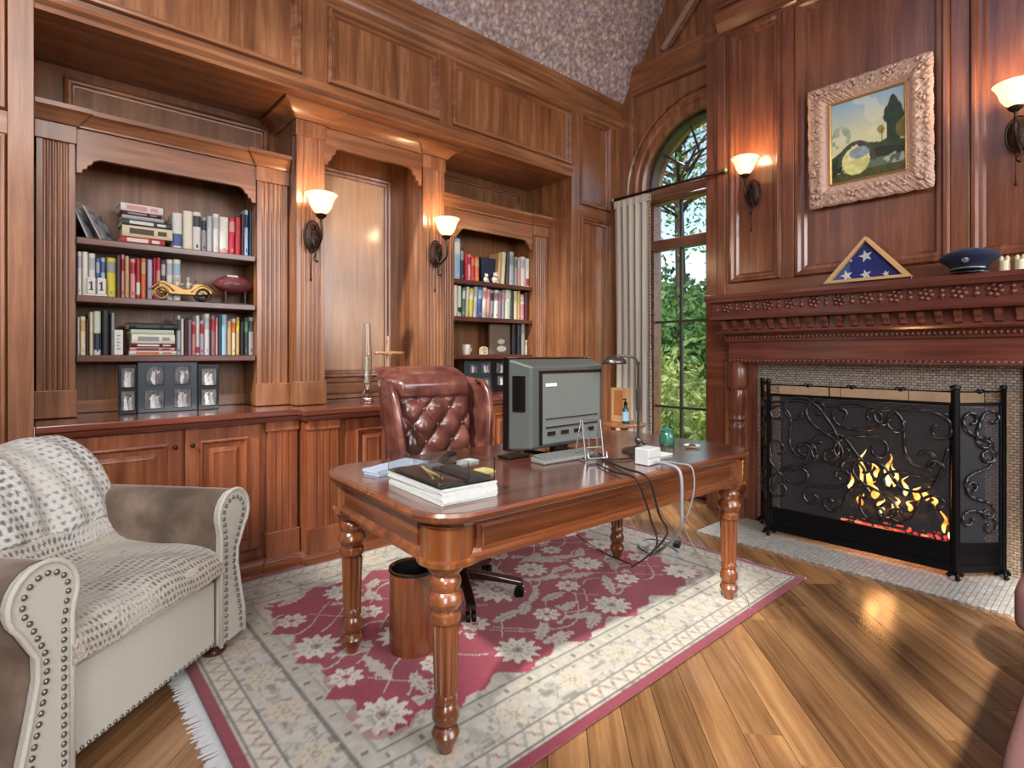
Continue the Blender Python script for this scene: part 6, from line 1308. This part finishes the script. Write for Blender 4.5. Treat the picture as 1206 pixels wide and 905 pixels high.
# pharmacy desk lamp
PEW = plain('dark_pewter', '5a5550', .3, .8)
lx, ly = 2.205, 1.585
t = thing('desk_lamp', 'dark pewter swing-arm desk lamp right of the monitor', 'lamp', (lx, ly, TZ))
MB().lathe([(.078, TZ), (.080, TZ+.006), (.070, TZ+.014), (.03, TZ+.022), (.012, TZ+.03)], lx, ly, 28).build('base', PEW, t, smooth=35)
MB().lathe([(.007, TZ+.02), (.007, TZ+.20), (.0105, TZ+.202), (.0105, TZ+.30), (.007, TZ+.302), (.006, TZ+.42), (.010, TZ+.425), (.010, TZ+.435), (.003, TZ+.44)], lx, ly, 14).ball((lx, ly, TZ+.055), .018, 10, 7).build('pole', PEW, t, smooth=40)
m = MB(); hx_, hy_ = lx-.075, ly+.085
m.tube(spl2([(lx, ly, TZ+.42), (lx-.005, ly+.006, TZ+.448), (lx-.03, ly+.03, TZ+.462), (lx-.06, ly+.07, TZ+.468)], 6), .006, 8).build('neck', PEW, t, smooth=True)
def hd_(u, v): a = 2*PI*u; r = .056*math.sin(PI*(.04+.50*v)); z = .052*math.cos(PI*(.04+.46*v)); return (hx_+r*math.cos(a)*1.15, hy_+r*math.sin(a)*.9, TZ+.425+z*.8)
MB().grid(hd_, 28, 10, cu=True).build('lamp_shade', PEW, t, smooth=True, solid=.003)
MB().ball((lx+.02, ly-.02, TZ+.045), (.012, .012, .012), 8, 6).build('knob', PEW, t, smooth=True)
# white box, green jar, small dish
o = MB().box(1.995-.045, 1.385-.035, TZ, 1.995+.045, 1.385+.035, TZ+.070).build('white_gadget_box', plain('white_plastic', 'b4b8ba', .35), None, loc=(1.995, 1.385, TZ), bevel=.004); tag(o, 'small white box at the front edge of the desk by the cables', 'box')
MB().box(1.995-.046, 1.349, TZ+.03, 1.995+.046, 1.3505, TZ+.033).build('seam', cm('grey'), o)
MB().box(2.12, 1.43, TZ, 2.26, 1.50, TZ+.006).build('x', PAP, None).name = 'note_card'
nc = bpy.data.objects['note_card']; tag(nc, 'flat white card lying between the lamp and the green jar', 'card')
t = thing('glass_jar', 'small green-blue glass jar on the far part of the desk, before the window', 'jar', (2.475, 1.60, TZ)); JG = plain('green_glass', '5fae9a', .05, trans=.85, ior=1.45)
MB().lathe([(.034, TZ), (.040, TZ+.008), (.042, TZ+.045), (.034, TZ+.062), (.030, TZ+.07), (.027, TZ+.07), (.031, TZ+.06), (.038, TZ+.044), (.036, TZ+.010), (.001, TZ+.008)], 2.475, 1.60, 24, caps=False).build('body', JG, t, smooth=35)
MB().lathe([(.032, TZ+.0705), (.033, TZ+.078), (.026, TZ+.086), (.008, TZ+.09), (.009, TZ+.098), (.002, TZ+.10)], 2.475, 1.60, 24).build('lid', JG, t, smooth=35)
t = thing('small_dish', 'small brown and white dish near the right end of the desk', 'dish', (2.50, 1.47, TZ))
MB().lathe([(.02, TZ), (.038, TZ+.010), (.041, TZ+.014), (.036, TZ+.012), (.001, TZ+.004)], 2.50, 1.47, 22, caps=False).build('bowl', cm('ivory'), t, smooth=35); MB().ball((2.50, 1.47, TZ+.012), (.02, .02, .008), 8, 5).build('contents', cm('brown'), t, smooth=True)
# cables
CB, CG, CT = plain('black_cable', '141416', .5), plain('grey_cable', '85898c', .45), plain('tan_cable', 'a89a82', .5)
def cable(label, pts, r, mat, group=None, name='power_cable'):
    o = MB().tube(spl2(pts, 10), r, 7).build(name, mat, None, loc=pts[-1], smooth=True); return tag(o, label, 'cable', group)
EY = 1.262    # just outside the front edge of the desk top
F0 = .012
cable('thick pale grey cable hanging over the desk front by the white box', [(1.99, 1.34, TZ+.012), (1.985, 1.28, TZ+.014), (1.985, EY-.04, TZ-.01), (1.99, EY-.045, .64), (2.04, EY+.0, .50), (2.24, 1.50, .30), (2.66, 1.84, .10), (2.95, 2.04, F0+.01), (3.06, 2.02, F0+.008), (3.00, 1.86, F0+.006), (2.88, 1.92, F0+.006)], .0065, CG)
cable('black cable running from the wire stand over the desk front', [(1.90, 1.56, TZ+.006), (1.86, 1.47, TZ+.006), (1.80, 1.35, TZ+.008), (1.78, 1.265, TZ+.008), (1.785, EY-.035, TZ-.02), (1.85, EY-.03, .62), (1.98, 1.28, .5), (2.24, 1.54, .28), (2.70, 1.86, .08), (2.92, 2.10, F0+.005), (3.08, 2.12, F0+.006), (3.10, 1.98, F0+.006)], .0045, CB)
cable('second black cable over the desk front, left of the grey one', [(1.80, 1.50, TZ+.005), (1.73, 1.36, TZ+.007), (1.71, 1.262, TZ+.008), (1.715, EY-.035, TZ-.02), (1.80, EY-.03, .60), (1.96, 1.32, .44), (2.18, 1.60, .22), (2.56, 1.90, .05), (2.66, 2.20, F0+.005), (2.78, 2.50, F0+.005)], .004, CB)
cable('thin clear cable hanging right of the pale grey one', [(2.06, 1.38, TZ+.005), (2.07, 1.28, TZ+.006), (2.08, EY-.04, TZ-.01), (2.08, EY-.04, .64), (2.12, 1.32, .46), (2.36, 1.62, .22), (2.92, 1.92, .04), (3.02, 2.12, F0+.004)], .003, CG)
cable('tan cable running down behind the right front desk leg to the rug', [(2.69, 1.70, .60), (2.76, 1.72, .42), (2.84, 1.70, .2), (2.86, 1.56, .03), (2.82, 1.42, F0+.004), (2.72, 1.30, F0+.004), (2.60, 1.22, F0+.004)], .004, CT)
cable('black cord curling from the lamp base along the desk', [(2.10, 1.56, TZ+.005), (2.05, 1.50, TZ+.005), (1.98, 1.50, TZ+.005), (1.94, 1.55, TZ+.005), (2.00, 1.66, TZ+.005)], .0035, CB)
t = thing('power_plug', 'black power plug block on the rug at the end of the cables', 'plug', (3.10, 1.93, .0105), .4)
MB().box(-.035, -.02, .0, .035, .02, .034).build('body', CB, t, bevel=.006, local=True); MB().box(.035, -.008, .012, .052, -.005, .02).box(.035, .005, .012, .052, .008, .02).build('prongs', SILV, t, local=True)
# ================================================================ CURTAIN AND ROD
rod = thing('curtain_rod', 'dark curtain rod with green-gold finial crossing the arched window', 'curtain rod', (4.08, 2.66, 2.69))
MB().tube([(4.085, 3.21, 2.69), (4.075, 2.13, 2.69)], .012, 10).build('rod', BRONZE, rod, smooth=True)
FIN = plain('green_gold', '8a9460', .35, .6)
for y in (3.225, 2.115): MB().ball((4.08, y, 2.69), (.022, .022, .022), 12, 8).build('finial', FIN, rod, smooth=True)
MB().box(4.08, 2.18, 2.683, 4.119, 2.195, 2.697).build('bracket', BRONZE, rod); MB().tube([(4.08, 3.19, 2.69), (4.355, 3.19, 2.69)], .007).build('bracket', BRONZE, rod)
CUR = plain('linen_curtain', 'c8c1b4', .9, sheen=.3, bump=.2, bscale=200)
def curt(u, v):
    y = 3.20-.385*u-.01*math.sin(v*3); z = .02+2.64*v; a = .030*(1-.25*v); x = 4.085+a*math.sin(u*2*PI*5.5+.5*math.sin(v*2))+.006*math.sin(u*40+v*5)
    return (x, y+.008*math.sin(u*2*PI*5.5*2), z)
cur = MB().grid(curt, 150, 40).build('curtain', CUR, None, loc=(4.08, 3.0, .02), smooth=True, solid=.003); tag(cur, 'long pleated pale linen curtain hanging left of the arched window', 'curtain')
m = MB()
for k in range(90):
    x, y, z = curt(1, k/89); m.ball((x-.006, y-.006-.004*(k % 2), z), (.008, .009, .012), 6, 5)
m.build('beaded_trim', plain('trim_tan', '8f7c68', .8), cur, smooth=True, kind='stuff')
MB().box(4.07, 2.81, 2.60, 4.10, 3.20, 2.668).build('heading_tape', CUR, cur, bevel=.004)
# side table with bottle by the window
t = thing('side_table', 'small wooden side table by the window behind the desk lamp', 'table', (3.62, 2.74, 0))
MB().lathe([(.17, .665), (.175, .67), (.175, .685), (.165, .69)], 3.62, 2.74, 32).build('table_top', WX, t, smooth=35); MB().lathe([(.03, .16), (.022, .2), (.02, .4), (.032, .46), (.02, .52), (.022, .62), (.05, .665)], 3.62, 2.74, 18).build('stem', WV, t, smooth=40)
for k in range(3): a = 2*PI*k/3+.3; MB().tube([(3.62, 2.74, .22), (3.62+.1*math.cos(a), 2.74+.1*math.sin(a), .16), (3.62+.19*math.cos(a), 2.74+.19*math.sin(a), .018)], .016, 8).build('leg', WV, t, smooth=True)
t = thing('pump_bottle', 'dark-capped bottle with pale blue label on the small side table', 'bottle', (3.56, 2.68, .6905))
MB().lathe([(.026, .6905), (.028, .70), (.028, .80), (.018, .82), (.012, .825), (.012, .84)], 3.56, 2.68, 20).build('body', plain('bottle_dark', '2c3a44', .25, coat=.4), t, smooth=35); MB().lathe([(.0288, .715), (.0288, .79)], 3.56, 2.68, 20, caps=False).build('label_band', cm('lightblue'), t, smooth=35); MB().lathe([(.014, .84), (.014, .865), (.006, .87), (.006, .885)], 3.56, 2.68, 14).box(3.53, 2.675, .882, 3.565, 2.687, .892).build('cap', BK2, t, smooth=35)
o = MB().box(3.60, 2.70, .6905, 3.66, 2.86, .97).build('wooden_keepsake_box', plain('honey_wood', 'b08a60', .5), None, loc=(3.63, 2.78, .6905), bevel=.004); tag(o, 'pale upright box standing behind the bottle on the side table', 'box')
MB().box(3.596, 2.735, .75, 3.601, 2.825, .95).build('front_panel', plain('orange_wood', '9a6438', .5), o, bevel=.002)
# ================================================================ OUTSIDE THE WINDOW
gm, n_, l_, b_ = newmat('lawn'); b_.inputs['Base Color'].default_value = lin('5f7a34'); b_.inputs['Roughness'].default_value = .9
o = MB().box(4.7, -6, -.8, 40, 40, -.6).build('garden_ground', gm, kind='structure')
def leafmat(n, c, c2):
    m, nn, l, b = newmat(n); oi = nn.new('ShaderNodeNewGeometry'); r = ramp(nn, [(0, c), (1, c2)]); l.new(oi.outputs['Random Per Island'], r.inputs[0]); l.new(r.outputs[0], b.inputs['Base Color']); b.inputs['Roughness'].default_value = .6; b.inputs['Subsurface Weight'].default_value = .0
    tl = nn.new('ShaderNodeBsdfTranslucent'); l.new(r.outputs[0], tl.inputs[0]); mx = nn.new('ShaderNodeMixShader'); mx.inputs[0].default_value = .4; l.new(b.outputs[0], mx.inputs[1]); l.new(tl.outputs[0], mx.inputs[2]); l.new(mx.outputs[0], nn['Material Output'].inputs[0]); return m
LG1, LG2, LG3 = leafmat('leaf_green', '44703a', '7d9e58'), leafmat('leaf_yellow_green', '66803a', 'a3a85c'), leafmat('leaf_dark_green', '355a3a', '6a8f5c')
BARK = plain('bark', '4a3c30', .9)
def plant(name, label, cat, x, y, zb, R, hz, n, ls, mat, trunk, seed, density_hole=0, branches=0, group=None):
    t = thing(name, label, cat, (x, y, -.6), group=group); r = np.random.RandomState(seed)
    q = r.randn(n, 3); q /= np.linalg.norm(q, axis=1)[:, None]; rad = r.rand(n, 1)**(.45); P = q*rad*np.array([R, R, hz])*(1+.25*np.sin(q[:, :1]*5+seed)*np.cos(q[:, 1:2]*6)); P += np.array([x, y, zb])
    a = r.randn(n, 3); a /= np.linalg.norm(a, axis=1)[:, None]; b = np.cross(a, r.randn(n, 3)); b /= np.linalg.norm(b, axis=1)[:, None]; s = ls*(.6+.8*r.rand(n, 1))
    V = np.stack([P-a*s, P+b*s*.45, P+a*s, P-b*s*.45], 1).reshape(-1, 3); m = MB(); m.v = [tuple(v) for v in V.tolist()]; m.f = [(4*i, 4*i+1, 4*i+2, 4*i+3) for i in range(n)]; m.m = [0]*n
    m.build('foliage', mat, t, kind='stuff')
    m = MB(); m.tube([(x, y, -.65), (x+.05, y, zb*.5), (x, y+.05, zb), (x-.05, y, zb+hz*.6)], trunk, 8, [1.2, 1, .7, .2]); rr = random.Random(seed)
    for k in range(branches):
        a_ = rr.uniform(0, 6.28); h0 = zb-hz*.5+rr.uniform(0, hz*.9); L = R*rr.uniform(.5, .95); m.tube([(x, y, h0), (x+L*.5*math.cos(a_), y+L*.5*math.sin(a_), h0+L*.25), (x+L*math.cos(a_+.3), y+L*math.sin(a_+.3), h0+L*.7)], trunk*.35, 5, [1, .7, .25])
    m.build('trunk', BARK, t, smooth=True)
# the view through the window lies along directions y/x of about 0.55 to 0.72
plant('leafy_bush', 'yellow-green bush low outside the window, nearest the glass', 'bush', 6.9, 4.35, .0, .95, .75, 3000, .07, LG2, .03, 1, group='bushes outside the window')
plant('leafy_bush', 'yellow-green bush low outside the window, right of the nearest one', 'bush', 8.2, 4.55, .1, .9, .8, 2600, .075, LG2, .03, 2, group='bushes outside the window')
plant('leafy_bush', 'taller yellow-green shrub behind the low bushes outside the window', 'bush', 8.4, 5.9, .35, 1.1, .95, 3200, .08, LG2, .03, 3, group='bushes outside the window')
plant('garden_tree', 'mid-green round tree behind the shrubs outside the window', 'tree', 11.5, 7.2, 1.5, 1.9, 1.5, 6000, .10, LG1, .12, 4, branches=5, group='trees outside the window')
plant('garden_tree', 'dark green tree at the back, outside the window on the left', 'tree', 13.2, 9.6, 1.9, 2.3, 1.7, 6000, .12, LG3, .14, 5, branches=5, group='trees outside the window')
plant('garden_tree', 'dark green tree at the back, outside the window on the right', 'tree', 14.5, 7.8, 1.8, 2.2, 1.6, 6000, .12, LG3, .14, 6, branches=5, group='trees outside the window')
plant('tall_tree', 'tall sparse tree whose twigs show against the sky in the arched window', 'tree', 11.0, 6.8, 5.4, 2.6, 2.4, 1300, .065, LG1, .10, 7, branches=26, group='trees outside the window')
plant('tall_tree', 'second tall sparse tree with yellowish leaves against the sky in the window', 'tree', 12.4, 7.6, 6.0, 2.6, 2.6, 1000, .07, leafmat('leaf_olive', '7a7a3a', 'b0a04a'), .10, 8, branches=26, group='trees outside the window')
